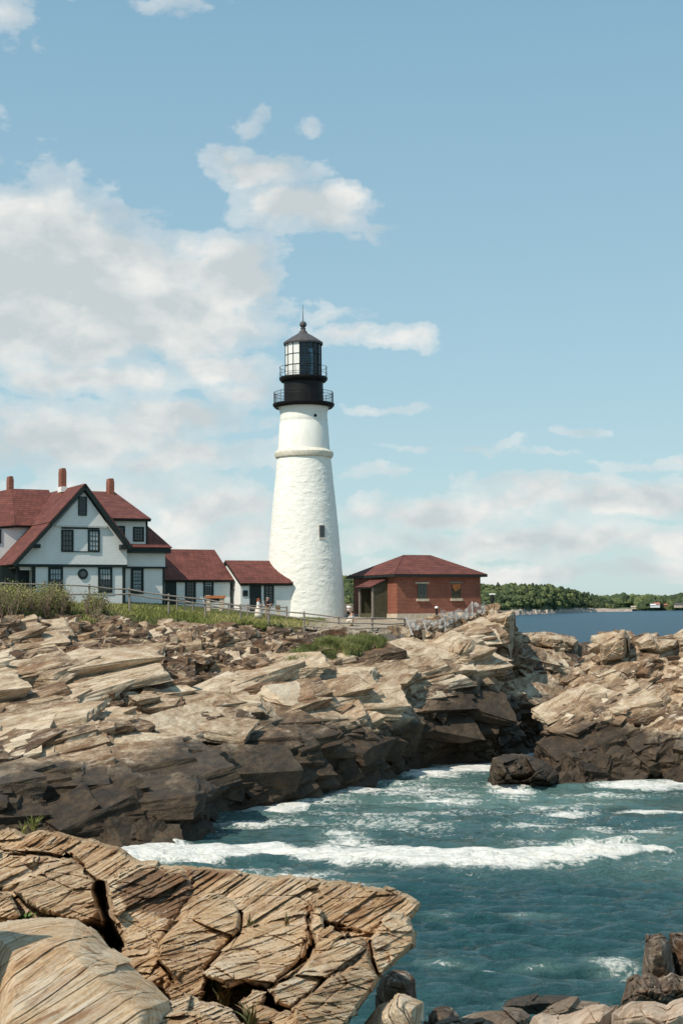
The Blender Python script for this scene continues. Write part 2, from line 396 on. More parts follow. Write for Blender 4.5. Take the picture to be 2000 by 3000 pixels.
for k, c in dict(skin=(0.55, 0.30, 0.21), cream_cloth=(0.72, 0.64, 0.54), dark_cloth=(0.055, 0.042, 0.045), red_hair=(0.25, 0.075, 0.03), khaki=(0.34, 0.25, 0.16),
                 white_cloth=(0.80, 0.78, 0.75), dark_hair=(0.03, 0.02, 0.015), black_cloth=(0.015, 0.015, 0.02), brown=(0.16, 0.10, 0.05), grey_hair=(0.42, 0.36, 0.32),
                 red_paint=(0.42, 0.16, 0.13), black_plastic=(0.02, 0.02, 0.02)).items():
    M[k] = simple_noise_mat(k.replace('_', ' '), tuple(x*0.85 for x in c), tuple(min(1, x*1.15) for x in c), 12, 0.85)

# ================================================================== main rock land
FR_LAND = frame_from((-0.20, -0.30, 0.93), (1, 0.75, 0.45))      # beds dipping, rising to the right
FR_FG = frame_from((0.74, -0.56, 0.37), (2.9, 4.7, 1.3))
LAND_COL = [(0.085, 0.058, 0.040), (0.27, 0.185, 0.118), (0.46, 0.355, 0.245), (0.70, 0.58, 0.43), (0.74, 0.62, 0.50)]
M['land'] = rock_material('coastal ledge rock', LAND_COL, FR_LAND, (0.35, 1.0, 3.2), rust=0.32, bump=0.9, fine=7.0, bdist=0.22)
FG_COL = [(0.24, 0.14, 0.08), (0.53, 0.35, 0.195), (0.72, 0.54, 0.35), (0.87, 0.75, 0.59), (0.98, 0.76, 0.53)]
M['ledge'] = rock_material('banded orange ledge rock', FG_COL, FR_FG, (1.6, 4.5, 20.0), rust=0.7, bump=0.8, fine=34.0)

def loft(cols, segs, ustep, backs):
    """cols: (u, waterline v, [(v, d) ...]); backs(u, d, z) -> list of (d, z)"""
    pts = []
    for (u, wl, vd) in cols:
        wp = at_z(u, wl, 0.0); row = [np.array([(u-1000)/FPX*(wp[1]-1), wp[1]-1, -1.6]), wp]
        row += [P(u, v, d) for v, d in vd]
        for (d, z) in backs(u, vd[-1][1], row[-1][2]): row.append(np.array([(u-1000)/FPX*d, d, z]))
        pts.append(row)
    A = np.array([[np.asarray(x, float).reshape(3) for x in r] for r in pts])      # C,K,3
    us = np.array([c[0] for c in cols], float); ug = np.arange(us[0], us[-1], ustep)
    K = A.shape[1]
    B = np.stack([np.stack([np.interp(ug, us, A[:, k, i]) for i in range(3)], -1) for k in range(K)], 0)   # K,U,3
    tt = np.concatenate([np.linspace(k, k+1, segs[k], endpoint=False) for k in range(K-1)] + [[K-1]])
    i0 = np.clip(tt.astype(int), 0, K-2); fr = (tt-i0)[:, None, None]
    G = B[i0]*(1-fr) + B[i0+1]*fr
    return G, tt, ug
def normals(G, blur=6):
    du = np.gradient(G, axis=1); dv = np.gradient(G, axis=0); n = np.cross(du, dv)
    n /= np.linalg.norm(n, axis=-1, keepdims=True)+1e-9
    for ax in (0, 1):
        for _ in range(2):
            k = np.ones(2*blur+1)/(2*blur+1)
            pad = [(0, 0)]*3; pad[ax] = (blur, blur); q = np.pad(n, pad, 'edge')
            c = np.cumsum(np.insert(q, 0, 0, axis=ax), axis=ax)
            n = (np.take(c, range(2*blur+1, c.shape[ax]), ax) - np.take(c, range(0, c.shape[ax]-2*blur-1), ax))/(2*blur+1)
    n /= np.linalg.norm(n, axis=-1, keepdims=True)+1e-9
    return n

LAND = [
 (-500, 2560, [(2420, 57), (2320, 61), (2100, 72), (1950, 80), (1850, 88), (1780, 97), (1745, 106)]),
 (-100, 2520, [(2400, 60), (2300, 64), (2100, 73), (1950, 81), (1850, 88), (1785, 96), (1748, 106)]),
 (100, 2490, [(2380, 62), (2290, 65), (2080, 75), (1940, 83), (1850, 89), (1785, 97), (1750, 107)]),
 (300, 2485, [(2390, 62), (2300, 65), (2120, 73), (1980, 81), (1880, 88), (1800, 96), (1756, 107)]),
 (380, 2480, [(2395, 62), (2310, 65), (2130, 74), (1990, 82), (1890, 88), (1810, 95), (1762, 107)]),
 (512, 2450, [(2380, 63.6), (2315, 66.5), (2150, 75), (2000, 83), (1900, 89), (1825, 95), (1772, 108)]),
 (535, 2375, [(2320, 71.4), (2265, 72.4), (2150, 76), (2000, 83.5), (1900, 89.5), (1828, 95), (1775, 108)]),
 (700, 2355, [(2270, 74), (2200, 76), (2080, 81), (1980, 86), (1890, 91), (1835, 96), (1790, 112)]),
 (870, 2332, [(2220, 77.5), (2110, 81), (2040, 84), (1950, 88.5), (1890, 92), (1852, 96.5), (1804, 115)]),
 (895, 2325, [(2220, 78.5), (2110, 82), (2040, 85), (1950, 89), (1890, 92.3), (1853, 96.8), (1804, 115)]),
 (925, 2308, [(2200, 81.5), (2110, 84.5), (2050, 86), (1960, 90), (1900, 93), (1856, 97.5), (1804, 116)]),
 (965, 2305, [(2190, 80.5), (2110, 83.5), (2045, 86), (1960, 90), (1900, 93.5), (1858, 97.5), (1804, 117)]),
 (1080, 2290, [(2190, 83.5), (2090, 86.5), (2020, 89), (1950, 92), (1900, 95), (1862, 98), (1803, 118)]),
 (1160, 2262, [(2150, 88), (2060, 90), (2000, 92), (1940, 94.5), (1895, 97), (1864, 99.5), (1803, 118)]),
 (1250, 2240, [(2120, 91), (2020, 93), (1960, 95), (1910, 97), (1880, 99.5), (1858, 102.5), (1803, 118)]),
 (1340, 2228, [(2110, 93.8), (1990, 95.5), (1930, 97), (1890, 99), (1862, 101), (1835, 105), (1803, 118)]),
 (1405, 2226, [(2110, 94.5), (2000, 96), (1930, 98), (1885, 100), (1850, 102), (1812, 105), (1797, 114)]),
 (1418, 2226, [(2120, 96.5), (2020, 101), (1960, 104), (1900, 105), (1850, 106), (1797, 107.5), (1792, 112)]),
 (1436, 2222, [(2130, 97), (2030, 100.5), (1965, 102.2), (1900, 102.8), (1850, 103.2), (1797, 104), (1791, 110)]),
 (1508, 2215, [(2140, 98), (2040, 102), (1975, 104.5), (1920, 105), (1860, 105.7), (1793, 106.5), (1789, 110)]),
 (1513, 2210, [(2140, 99), (2050, 102), (1980, 105), (1940, 106), (1900, 107.5), (1870, 109), (1856, 112)]),
 (1600, 2185, [(2120, 103), (2050, 105), (1990, 107), (1940, 109), (1900, 111), (1870, 112), (1850, 114)]),
 (1685, 2160, [(2110, 106), (2060, 108), (2010, 110), (1960, 112), (1920, 114), (1885, 115), (1866, 116)]),
 (1698, 2150, [(2110, 108), (2070, 110), (2030, 112), (1990, 114), (1960, 116), (1935, 117), (1920, 118)]),
 (1770, 2130, [(2090, 112), (2060, 114), (2030, 116), (2000, 117), (1975, 118), (1950, 119), (1932, 120)]),
 (1900, 2100, [(2080, 116), (2060, 118), (2040, 119), (2020, 120), (2000, 121), (1985, 122), (1970, 123)]),
]
def land_backs(u, d, z):
    if u < 1410: return [(165, 9.6 if u > 600 else 10.6), (300, -3)]
    return [(d+6, max(z-4, -2)), (d+12, -3)]
G, tt, ug = loft(LAND, [6, 70, 55, 80, 62, 52, 52, 60, 22, 8], 2.4, land_backs)
N = normals(G)
T2 = np.broadcast_to(tt[:, None], G.shape[:2]); U2 = np.broadcast_to(ug[None, :], G.shape[:2])
rough = smooth(0.8, 1.4, T2)*(1-smooth(7.05, 7.5, T2))
inl = np.where(U2 < 1410, smooth(7.0, 7.3, T2), 0)
d1, tone1 = blocks(G, FR_LAND, (7.0, 3.0, 1.6), 0.34, 3, tilt=0.6, crack=0.6, cw=0.06, warp=0.16, bias=(0, -0.75, 0))
d4, tone4 = blocks(G, np.eye(3), (1.7, 1.4, 1.0), 0.16, 29, tilt=0.9, crack=0.7, cw=0.10, warp=0.2)
d5, tone5 = blocks(G, np.eye(3), (0.7, 0.6, 0.45), 0.07, 39, tilt=0.9, crack=0.7, cw=0.12, warp=0.2)
big = fbm(G*0.09, 3, 5)*1.0
rub = smooth(5.0, 5.6, T2)*(1-smooth(1020, 1130, U2))*smooth(-0.35, 0.25, 0.35+fbm(G*0.18, 2, 55))
steep = 1-smooth(2.4, 3.2, T2)
disp = big*0.6 + 0.7*fbm(G*0.2+5, 2, 66) + d1*(1-0.45*rub) + (0.8+0.7*rub+0.8*steep)*(d4+d5)
disp = disp*(rough*(1-inl) + 0.06*inl) + inl*0.1*fbm(G*0.4, 2, 9)
Gd = G + N*disp[..., None]
tone2 = tone5; tone3 = tone5*0
Z = Gd[..., 2]
wetn = 2.9 + 2.2*fbm(G*0.16, 4, 31)
rightwet = smooth(1250, 1420, U2)*1.2
wet = 1-smooth(wetn-1.2+rightwet, wetn+1.8+rightwet, Z)
# soil on the point, grass on the left
pu, pv = proj(G)
soil = np.where((U2 < 1410), smooth(6.75, 7.1, T2)*smooth(820, 960, U2 + 0*T2), 0)
soil = np.maximum(soil, smooth(6.2, 6.8, T2)*smooth(960, 1060, U2)*(1-smooth(1180, 1240, U2))*0.9)
grassf = np.where(U2 < 900, smooth(6.55, 6.95, T2), 0)*(1-smooth(820, 900, U2)) + smooth(7.45, 7.7, T2)*(1-smooth(900, 1010, U2))
soil = soil*(1-np.clip(grassf, 0, 1))
LAND_G = Gd
npmesh('rocky_headland', Gd, gridfaces(*G.shape[:2]), M['land'],
       dict(tone=(tone1*1.0+tone2*0.7+tone3*0.5+tone4*rub-0.9*rub-0.5*smooth(4.3, 5.2, T2)*(1-smooth(950, 1100, U2))), wet=wet, soil=soil, grass=np.clip(grassf, 0, 1)))
bpy.data.objects['rocky_headland']['kind'] = 'structure'
LAND_T = T2; LAND_N = N
def ground_z(x, y):
    """height of the headland under a point"""
    u = 1000 + FPX*x/y; j = int(np.clip(np.argmin(np.abs(ug-u)), 0, len(ug)-1)); c = Gd[:, j]
    sel = LAND_T[:, j] > 5
    return float(np.interp(y, c[sel][:, 1], c[sel][:, 2]))

# ---- islet on the right
ISL = [
 (1560, 2252, [(2251, 86), (2250, 86.2), (2249, 86.4), (2248, 86.6), (2247, 86.8), (2246, 87)]),
 (1580, 2250, [(2240, 86), (2232, 87), (2224, 88), (2216, 89), (2208, 90), (2200, 91)]),
 (1600, 2262, [(2245, 85), (2228, 86), (2212, 87), (2200, 88), (2185, 89.5), (2172, 91)]),
 (1640, 2290, [(2270, 83), (2225, 85), (2175, 87), (2130, 89), (2090, 90.5), (2058, 92)]),
 (1662, 2292, [(2260, 83), (2210, 85), (2150, 87), (2090, 89), (2040, 91), (1998, 94)]),
 (1744, 2285, [(2240, 84), (2180, 86), (2110, 88), (2050, 90.5), (1990, 93), (1952, 96)]),
 (1757, 2283, [(2230, 84), (2170, 86), (2100, 88), (2030, 90.5), (1958, 93.5), (1882, 95)]),
 (1795, 2280, [(2230, 84), (2170, 86), (2090, 88.5), (2020, 91), (1955, 93.5), (1872, 96)]),
 (1813, 2280, [(2230, 84), (2170, 86), (2090, 88.5), (2020, 91), (1950, 94), (1850, 97.5)]),
 (1842, 2280, [(2230, 84), (2160, 86), (2090, 88.5), (2010, 91.5), (1940, 94), (1870, 97.5)]),
 (1893, 2277, [(2225, 84), (2155, 86), (2080, 88.5), (2005, 91.5), (1930, 94), (1860, 98)]),
 (1974, 2275, [(2220, 84), (2150, 85), (2090, 88), (2000, 91.5), (1930, 94.5), (1870, 98)]),
 (2000, 2285, [(2225, 83.5), (2150, 84.5), (2090, 88), (1990, 91), (1915, 94), (1853, 98)]),
 (2150, 2290, [(2225, 83.5), (2150, 84.5), (2080, 88), (1980, 91), (1905, 94), (1850, 98)]),
 (2500, 2295, [(2230, 83.5), (2160, 86), (2080, 88), (2000, 91), (1930, 94), (1890, 98)]),
 (2700, 2280, [(2260, 86), (2240, 88), (2220, 90), (2200, 91), (2180, 92), (2160, 94)]),
]
G, tt_i, ug_i = loft(ISL, [6, 40, 50, 60, 60, 60, 60, 14, 8], 2.4, lambda u, d, z: [(d+4, z*0.55), (d+9, -3)])
N = normals(G); T2 = np.broadcast_to(tt_i[:, None], G.shape[:2]); U2 = np.broadcast_to(ug_i[None, :], G.shape[:2])
calm = smooth(1880, 1960, U2)*smooth(3.5, 4.3, T2)
d1, tone1 = blocks(G, FR_LAND, (5.0, 2.6, 1.8), 0.28, 43, tilt=0.6, crack=0.7, cw=0.06, warp=0.2, bias=(0, -0.25, 0))
d4, tone4 = blocks(G, np.eye(3), (1.7, 1.4, 1.0), 0.20, 59, tilt=0.9, crack=0.7, cw=0.10, warp=0.2)
d5, tone5 = blocks(G, np.eye(3), (0.7, 0.6, 0.45), 0.08, 49, tilt=0.9, crack=0.7, cw=0.12, warp=0.2)
actv = smooth(0.8, 1.5, T2)*smooth(1560, 1640, U2+40)
Gd_i = G + N*((fbm(G*0.12, 3, 6)*0.6 + d1*(1-0.6*calm) + (d4+d5)*(1-0.7*calm))*actv)[..., None]
Z = Gd_i[..., 2]; tone2 = tone5; tone3 = tone5*0; N_i = N
wetn = 2.6 + 2.0*fbm(G*0.2, 4, 33); wet = 1-smooth(wetn-1.2, wetn+1.5, Z)
z0 = np.zeros_like(Z)
npmesh('rocky_islet', Gd_i, gridfaces(*G.shape[:2]), M['land'], dict(tone=tone1+tone2*0.7+tone3*0.5, wet=wet, soil=z0, grass=z0))['kind'] = 'structure'

# ---- loose-jointed slabs and blocks bedded into both shores: real angular stones
def make_protos(n, seed):
    r = np.random.RandomState(seed); out = []
    for k in range(n):
        bm = bmesh.new(); pts = []
        for x in (-.5, .5):
            for y in (-.5, .5):
                for z in (-.5, .5):
                    p = np.array([x, y, z]) + r.uniform(-.13, .13, 3)
                    if z > 0 and r.rand() < .3:       # chipped corner
                        ax = r.randint(0, 2); q = p.copy(); q[ax] *= r.uniform(.45, .75); p2 = p.copy(); p2[2] -= r.uniform(.1, .45); pts += [q, p2]
                    else: pts.append(p)
        pts.append(np.array([r.uniform(-.4, .4), r.uniform(-.4, .4), .5+r.uniform(-.02, .08)]))
        vs_ = [bm.verts.new(p) for p in pts]; bmesh.ops.convex_hull(bm, input=vs_)
        for v in [v for v in bm.verts if not v.link_faces]: bm.verts.remove(v)
        bm.verts.index_update(); bm.faces.ensure_lookup_table()
        V = np.array([v.co[:] for v in bm.verts]); F = np.array([[v.index for v in f.verts] for f in bm.faces]); bm.free(); out.append((V, F))
    return out
PROTO = make_protos(50, 77)
def roughen(V, F, seed, levels=2, k_=1.0):
    for _ in range(levels):                       # split every triangle in four, then chip the surface
        e = np.sort(np.concatenate([F[:, [0, 1]], F[:, [1, 2]], F[:, [2, 0]]]), 1); uq, inv = np.unique(e, axis=0, return_inverse=True); inv = inv.ravel()
        m_ = len(V)+inv.reshape(3, -1); V = np.vstack([V, V[uq].mean(1)]); a, b, c = F[:, 0], F[:, 1], F[:, 2]
        F = np.concatenate([np.stack([a, m_[0], m_[2]], 1), np.stack([m_[0], b, m_[1]], 1), np.stack([m_[2], m_[1], c], 1), np.stack([m_[0], m_[1], m_[2]], 1)])
    q = V*np.array([3.0, 3.0, 3.0])+seed*3.7
    F1, F2, rr, off = worley(q*np.array([.8, 1.6, 1.4]), seed)
    dirn_ = V/(np.linalg.norm(V, axis=1, keepdims=True)+1e-6)
    V = V + dirn_*(0.085*rr[0] + 0.05*(off*np.stack(rr[1:4], -1)).sum(-1) + 0.035*fbm(q*2, 3, seed) - 0.03*np.clip(1-(F2-F1)/.12, 0, 1))[:, None]*np.array([.6, .8, 1.5])*k_
    return V, F
PROTO_BIG = [roughen(V, F, 200+i, 2) for i, (V, F) in enumerate(PROTO)]
PROTO_HUGE = [roughen(V, F, 300+i, 3, .6) for i, (V, F) in enumerate(PROTO)]
class Stones:
    def __init__(s): s.V = []; s.F = []; s.T = []; s.n = 0
    def add(s, c, fr, size, r, jit=0.10, yaw=0.3, tone=0.0):
        """c centre, fr rows = local axes, size (L, W, H)"""
        V, F = (PROTO_HUGE if size[0] > 3.4 else PROTO_BIG if size[0] > 1.3 else PROTO)[r.randint(len(PROTO))]
        a, b, n = fr; n = n + r.normal(0, jit, 3); n /= np.linalg.norm(n); ya = r.normal(0, yaw); a = a*math.cos(ya)+b*math.sin(ya); a = a-n*a.dot(n); a /= np.linalg.norm(a); b = np.cross(n, a)
        sg = np.array([r.choice([-1, 1]), 1, 1]); Q = (V*np.array(size)*sg) @ np.stack([a, b, n]) + c
        s.V.append(Q); s.F.append((F if sg[0] > 0 else F[:, ::-1])+s.n); s.n += len(V); s.T.append(np.full(len(V), tone-.1+r.normal(0, .55)))
    def build(s, name, wetf, soilf=None):
        V = np.concatenate(s.V); F = np.concatenate(s.F); z = np.zeros(len(V))
        o = npmesh(name, V, F, M['land'], dict(tone=np.concatenate(s.T), wet=wetf(V), soil=z, grass=z)); o['kind'] = 'structure'; return o
FS = frame_from((-0.28, -0.22, 0.93), (1, 0.60, 0.27))
def lay(S, G, Nn, T, u_axis, n, tlo, thi, ulo, uhi, L, W, H, seed, mode='slab', lift=(-.35, .12), tone=0.0, cond=None):
    r = np.random.RandomState(seed); cols_ok = np.where((u_axis >= ulo) & (u_axis <= uhi))[0]
    for _ in range(n):
        j = cols_ok[r.randint(len(cols_ok))]; tq = r.uniform(tlo, thi); i = min(int(np.searchsorted(T[:, j], tq)), G.shape[0]-1)
        p = G[i, j]; nb = Nn[i, j]
        if cond is not None and not cond(p, u_axis[j], tq, r): continue
        k = r.uniform(0, 1)**1.5; sz = (L[0]+(L[1]-L[0])*k, W[0]+(W[1]-W[0])*r.uniform(.3, 1)*max(k, .25), H[0]+(H[1]-H[0])*r.uniform(0, 1)*max(k, .3))
        ht = r.uniform(*lift)                       # how far the top stands proud of the bedrock, metres
        if mode == 'slab': n_ = nb*0.6+FS[2]*0.4; fr = frame_from(n_, (1, .5, .2)); jt, yw = .05, .30
        elif mode == 'steep': n_ = nb*0.75+np.array([-.1, -.1, .5]); fr = frame_from(n_, (1, .6, .15)); jt, yw = .10, .3
        else: n_ = nb+np.array([-.1, 0, .5]); fr = frame_from(n_, (1, .6, .2)); jt, yw = .22, .8
        S.add(p+fr[2]*(ht-sz[2]*.5), fr, sz, r, jt, yw, tone)
S = Stones(); ls = (Gd, LAND_N, LAND_T, ug)
notgrass = lambda p, u, t_, r: not (815 < u < 1130 and 5.2 < t_ < 6.8 and r.rand() < .8)
def bare(p):
    u_, v_ = proj(p); return v_ > np.interp(u_, [-200, 0, 150, 250, 350, 480, 600, 700, 800, 870, 900, 901], [1815, 1815, 1825, 1836, 1812, 1822, 1842, 1848, 1840, 1846, 1848, 1700])-2
okc = lambda p, u, t_, r: bare(p) and not (815 < u < 1130 and 5.2 < t_ < 6.8 and r.rand() < .8) and not (1398 < u < 1520 and t_ > 2.2)
lay(S, *ls, 95, 2.5, 4.9, -150, 1330, (4.5, 8.5), (2.0, 3.6), (.7, 1.2), 41, lift=(.10, .55), tone=.25, cond=okc)
lay(S, *ls, 560, 2.5, 5.9, -150, 1750, (2.4, 5.2), (1.5, 3.2), (.5, .9), 1, lift=(0.0, .30), cond=okc)
lay(S, *ls, 1700, 2.3, 6.2, -150, 1750, (.9, 2.6), (.6, 1.6), (.3, .6), 2, lift=(.02, .30), cond=okc)
lay(S, *ls, 2400, 2.3, 6.4, -150, 1750, (.35, 1.1), (.25, .7), (.2, .4), 3, lift=(.05, .24), cond=okc)
lay(S, *ls, 3000, 4.8, 6.75, -150, 900, (.4, 1.6), (.35, 1.2), (.4, 1.0), 4, 'rub', (.05, .5), tone=-.75, cond=okc)
lay(S, *ls, 700, 5.8, 6.9, 1050, 1420, (.4, 1.8), (.35, 1.1), (.4, .7), 14, 'rub', (.0, .3), tone=-.2, cond=lambda p, u, t_, r: (u > 1230 or r.rand() < .25) and not (1398 < u < 1520))
lay(S, *ls, 380, .9, 2.6, -150, 1400, (1.8, 4.5), (1.0, 2.6), (.6, 1.6), 5, 'steep', (-.1, .35))
lay(S, *ls, 1500, .9, 2.9, -150, 1750, (.7, 2.0), (.5, 1.4), (.4, 1.0), 6, 'steep', (0, .35))
lay(S, *ls, 1800, .9, 2.9, -150, 1750, (.25, .8), (.2, .6), (.2, .5), 7, 'rub', (.02, .25))
def wetf_land(V):
    w0 = 2.9 + 2.2*fbm(V*0.16, 4, 31); rw = smooth(1250, 1420, 1000+FPX*V[:, 0]/V[:, 1])*1.2; return 1-smooth(w0-1.2+rw, w0+1.8+rw, V[:, 2])
S.build('ledge_slabs', wetf_land)
S = Stones(); isl = (Gd_i, N_i, np.broadcast_to(tt_i[:, None], Gd_i.shape[:2]), ug_i)
calmc = lambda p, u, t_, r: not (u > 1900 and 3.6 < t_ < 6.5 and r.rand() < .75)
lay(S, *isl, 130, 2.0, 6.9, 1640, 2500, (2.0, 4.5), (1.2, 2.8), (.5, 1.2), 21, lift=(0, .35), cond=calmc)
lay(S, *isl, 900, 1.2, 7.0, 1620, 2500, (.8, 2.2), (.5, 1.4), (.3, .7), 22, lift=(.02, .35), cond=calmc)
lay(S, *isl, 1500, 1.0, 7.0, 1600, 2500, (.3, 1.1), (.25, .7), (.2, .5), 23, 'rub', (.02, .3), cond=calmc)
lay(S, *isl, 500, .9, 3.0, 1600, 2500, (.8, 2.4), (.6, 1.4), (.5, 1.1), 24, 'rub', (.0, .45))
S.build('islet_slabs', lambda V: 1-smooth(1.4 + 2.0*fbm(V*0.2, 4, 33), 4.1 + 2.0*fbm(V*0.2, 4, 33), V[:, 2]))

# ================================================================== foreground ledge (relief of slabs)
def C8(pts): return np.array([(x*0.7972, 2380+y*0.7972) for x, y in pts])
def C9(pts): return np.array([(1150+x*0.5421, 2250+y*0.5421) for x, y in pts])
def inside_dist(poly, U, V):
    """signed distance to a polygon, positive inside"""
    x1, y1 = poly[:, 0], poly[:, 1]; x2, y2 = np.roll(x1, -1), np.roll(y1, -1)
    ins = np.zeros(U.shape, bool); D = np.full(U.shape, 1e9)
    for a, b, c, d in zip(x1, y1, x2, y2):
        cond = ((b > V) != (d > V)) & (U < (c-a)*(V-b)/((d-b) if d != b else 1e-9)+a); ins ^= cond
        L = (c-a)**2+(d-b)**2; k = np.clip(((U-a)*(c-a)+(V-b)*(d-b))/max(L, 1e-9), 0, 1)
        D = np.minimum(D, np.hypot(U-a-k*(c-a), V-b-k*(d-b)))
    return np.where(ins, D, -D)
SL = [  # outline, depth offset (m, negative = nearer), edge width px, edge depth m, depth per px across u, per px up v, bump scale
 ([(-30, 60), (60, 58), (100, 92), (150, 72), (215, 68), (300, 95), (430, 128), (515, 172), (470, 215), (360, 240), (250, 165), (110, 155), (-30, 150)], 0.0, 26, 0.7, 0.0, 0.0),
 ([(-30, 135), (125, 130), (250, 160), (210, 215), (110, 250), (30, 285), (-30, 290)], -0.25, 24, 0.6, 0.001, 0.001),
 ([(100, 235), (200, 185), (290, 165), (350, 240), (385, 300), (388, 350), (335, 418), (260, 400), (180, 380), (100, 340), (40, 290)], -0.5, 26, 0.8, 0.0015, -0.001),
 ([(300, 200), (420, 190), (515, 175), (470, 215), (380, 255), (350, 240)], -0.15, 16, 0.4, 0, 0),
 ([(-30, 285), (35, 300), (72, 385), (-30, 410)], -0.7, 20, 0.5, 0, 0),
 ([(365, 262), (430, 215), (520, 178), (600, 180), (690, 195), (728, 255), (705, 330), (650, 400), (610, 470), (575, 520), (430, 520), (405, 400)], -0.55, 60, 0.9, 0.0015, 0.001),
 ([(640, 183), (850, 203), (1010, 226), (1185, 248), (1180, 275), (1130, 335), (1035, 372), (905, 402), (850, 330), (790, 330), (725, 300), (700, 215)], -0.1, 14, 0.4, 0.001, 0.0),
 ([(575, 480), (640, 410), (715, 325), (800, 305), (860, 330), (892, 375), (885, 440), (830, 500), (760, 565), (650, 625), (600, 560)], -0.65, 26, 0.7, 0.002, -0.001),
 ([(430, 500), (575, 490), (620, 570), (645, 600), (600, 650), (520, 610)], -0.55, 20, 0.4, 0, 0),
 ([(640, 620), (740, 560), (780, 600), (740, 680), (620, 690), (600, 650)], -0.8, 22, 0.5, 0, 0),
 ([(745, 590), (830, 500), (900, 435), (1030, 385), (1130, 368), (1140, 440), (1130, 520), (1060, 590), (985, 645), (905, 622), (850, 640)], -0.95, 26, 0.8, 0.002, -0.001),
 ([(1130, 335), (1190, 253), (1290, 254), (1400, 273), (1500, 303), (1545, 332), (1512, 385), (1430, 372), (1345, 455), (1310, 440), (1200, 405), (1150, 380)], -0.35, 22, 0.7, 0.0012, 0.0),
 ([(1335, 470), (1425, 372), (1512, 380), (1535, 440), (1528, 490), (1440, 572), (1385, 612), (1350, 540)], -0.65, 24, 1.0, 0.003, 0),
 ([(1130, 400), (1160, 360), (1192, 375), (1200, 430), (1160, 475), (1132, 500)], -0.85, 14, 0.4, 0, 0),
 ([(1170, 450), (1210, 415), (1275, 440), (1240, 470), (1190, 540), (1130, 560)], -1.1, 14, 0.4, 0, 0),
 ([(985, 645), (1060, 595), (1135, 545), (1190, 500), (1240, 455), (1320, 455), (1345, 500), (1250, 590), (1180, 620), (1080, 725), (1020, 700)], -1.25, 24, 0.7, 0.002, -0.001),
 ([(1080, 725), (1190, 615), (1260, 575), (1340, 500), (1362, 560), (1385, 615), (1330, 700), (1260, 790), (1230, 860), (1100, 860)], -1.35, 26, 1.0, 0.0035, -0.001),
 ([(880, 700), (930, 650), (985, 655), (970, 700), (1040, 740), (1010, 790), (940, 770)], -1.5, 20, 0.5, 0, 0),
 ([(960, 860), (1000, 770), (1060, 725), (1120, 745), (1160, 790), (1180, 860)], -1.7, 20, 0.5, 0, 0),
 ([(600, 700), (700, 670), (800, 700), (860, 730), (900, 790), (940, 870), (560, 870)], -1.4, 30, 0.6, 0, 0),
 ([(520, 770), (640, 740), (760, 745), (830, 790), (850, 870), (480, 870)], -1.7, 20, 0.4, 0, 0),
]
OUT = C8([(-40, 55), (60, 55), (100, 88), (150, 70), (215, 65), (300, 92), (430, 126), (515, 172), (530, 178), (690, 190), (850, 202), (1010, 225), (1185, 246), (1195, 252), (1290, 253), (1400, 272), (1500, 301),
          (1547, 331), (1514, 395), (1538, 440), (1530, 492), (1442, 574), (1385, 615), (1335, 700), (1270, 800), (1270, 960), (-40, 960)])
us = np.arange(-30, 1245, 2.0); vs = np.arange(2420, 3090, 2.0)
U, V = np.meshgrid(us, vs)
PW0 = P(U, V, 12 + 0*U)
_, _, wr_, _ = worley(PW0*3.2, 301); _, _, wr2_, _ = worley(PW0*9.0, 305)
Vw = V + 5*fbm(PW0*2.0, 3, 71) + 14*wr_[0] + 8*wr2_[0]; Uw = U + 6*fbm(PW0*2.0+7, 3, 72) + 16*wr_[1] + 9*wr2_[1]
PW1 = PW0*1.0
dn_ = 10.6 + 3.2*(3000-V)/480.0
D = dn_ - 0.12 + 0.3*fbm(PW0*1.2, 4, 73)
ton = 0.4*fbm(PW0*1.5, 2, 74)
for k, (pl, off, ew, ed, gu, gv) in enumerate(SL):
    pp = C8(pl); e = inside_dist(pp, Uw, Vw); cu, cv = pp.mean(0)
    x = np.clip(1-e/(ew*0.38+3), 0, 1); prof = ed*0.24*x**1.3
    dd = dn_ + off + prof + gu*(U-cu)*1.2 + gv*(V-cv) + 0.10*h3(np.array([k]), np.array([3]), np.array([1]), 5)[0]
    dd = np.where(e > 0, dd, 1e9)
    m_ = dd < D; D = np.where(m_, dd, D); ton = np.where(m_, (h3(np.array([k]), np.array([9]), np.array([2]), 8)[0]-0.5)*0.9, ton)
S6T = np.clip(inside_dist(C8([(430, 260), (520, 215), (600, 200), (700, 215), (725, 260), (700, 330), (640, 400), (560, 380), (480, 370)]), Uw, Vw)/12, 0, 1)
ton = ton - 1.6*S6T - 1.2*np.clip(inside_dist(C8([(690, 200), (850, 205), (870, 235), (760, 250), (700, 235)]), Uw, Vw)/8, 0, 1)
def crack(pts, wpx, dep):
    pts = C8(pts); dmin = np.full(U.shape, 1e9)
    for (a, b), (c, d) in zip(pts[:-1], pts[1:]):
        k = np.clip(((Uw-a)*(c-a)+(Vw-b)*(d-b))/((c-a)**2+(d-b)**2), 0, 1); dmin = np.minimum(dmin, np.hypot(Uw-a-k*(c-a), Vw-b-k*(d-b)))
    return dep*np.clip(1-dmin/wpx, 0, 1)**0.7
for pts_, w_, dp_ in [([(368, 270), (392, 340), (412, 410), (425, 500)], 26, 1.5), ([(335, 425), (380, 440), (420, 480)], 30, 1.2), ([(1135, 395), (1150, 470), (1140, 520)], 11, .6), ([(600, 555), (650, 622)], 8, .4),
                      ([(890, 375), (893, 440), (850, 480)], 6, .25), ([(1345, 470), (1360, 540), (1385, 615)], 7, .5), ([(1000, 640), (1080, 600), (1140, 545)], 8, .4), ([(250, 160), (350, 240)], 9, .4), ([(0, 140), (110, 150), (250, 165)], 8, .3)]:
    D = D + crack(pts_, w_, dp_)
PW = P(U, V, D)
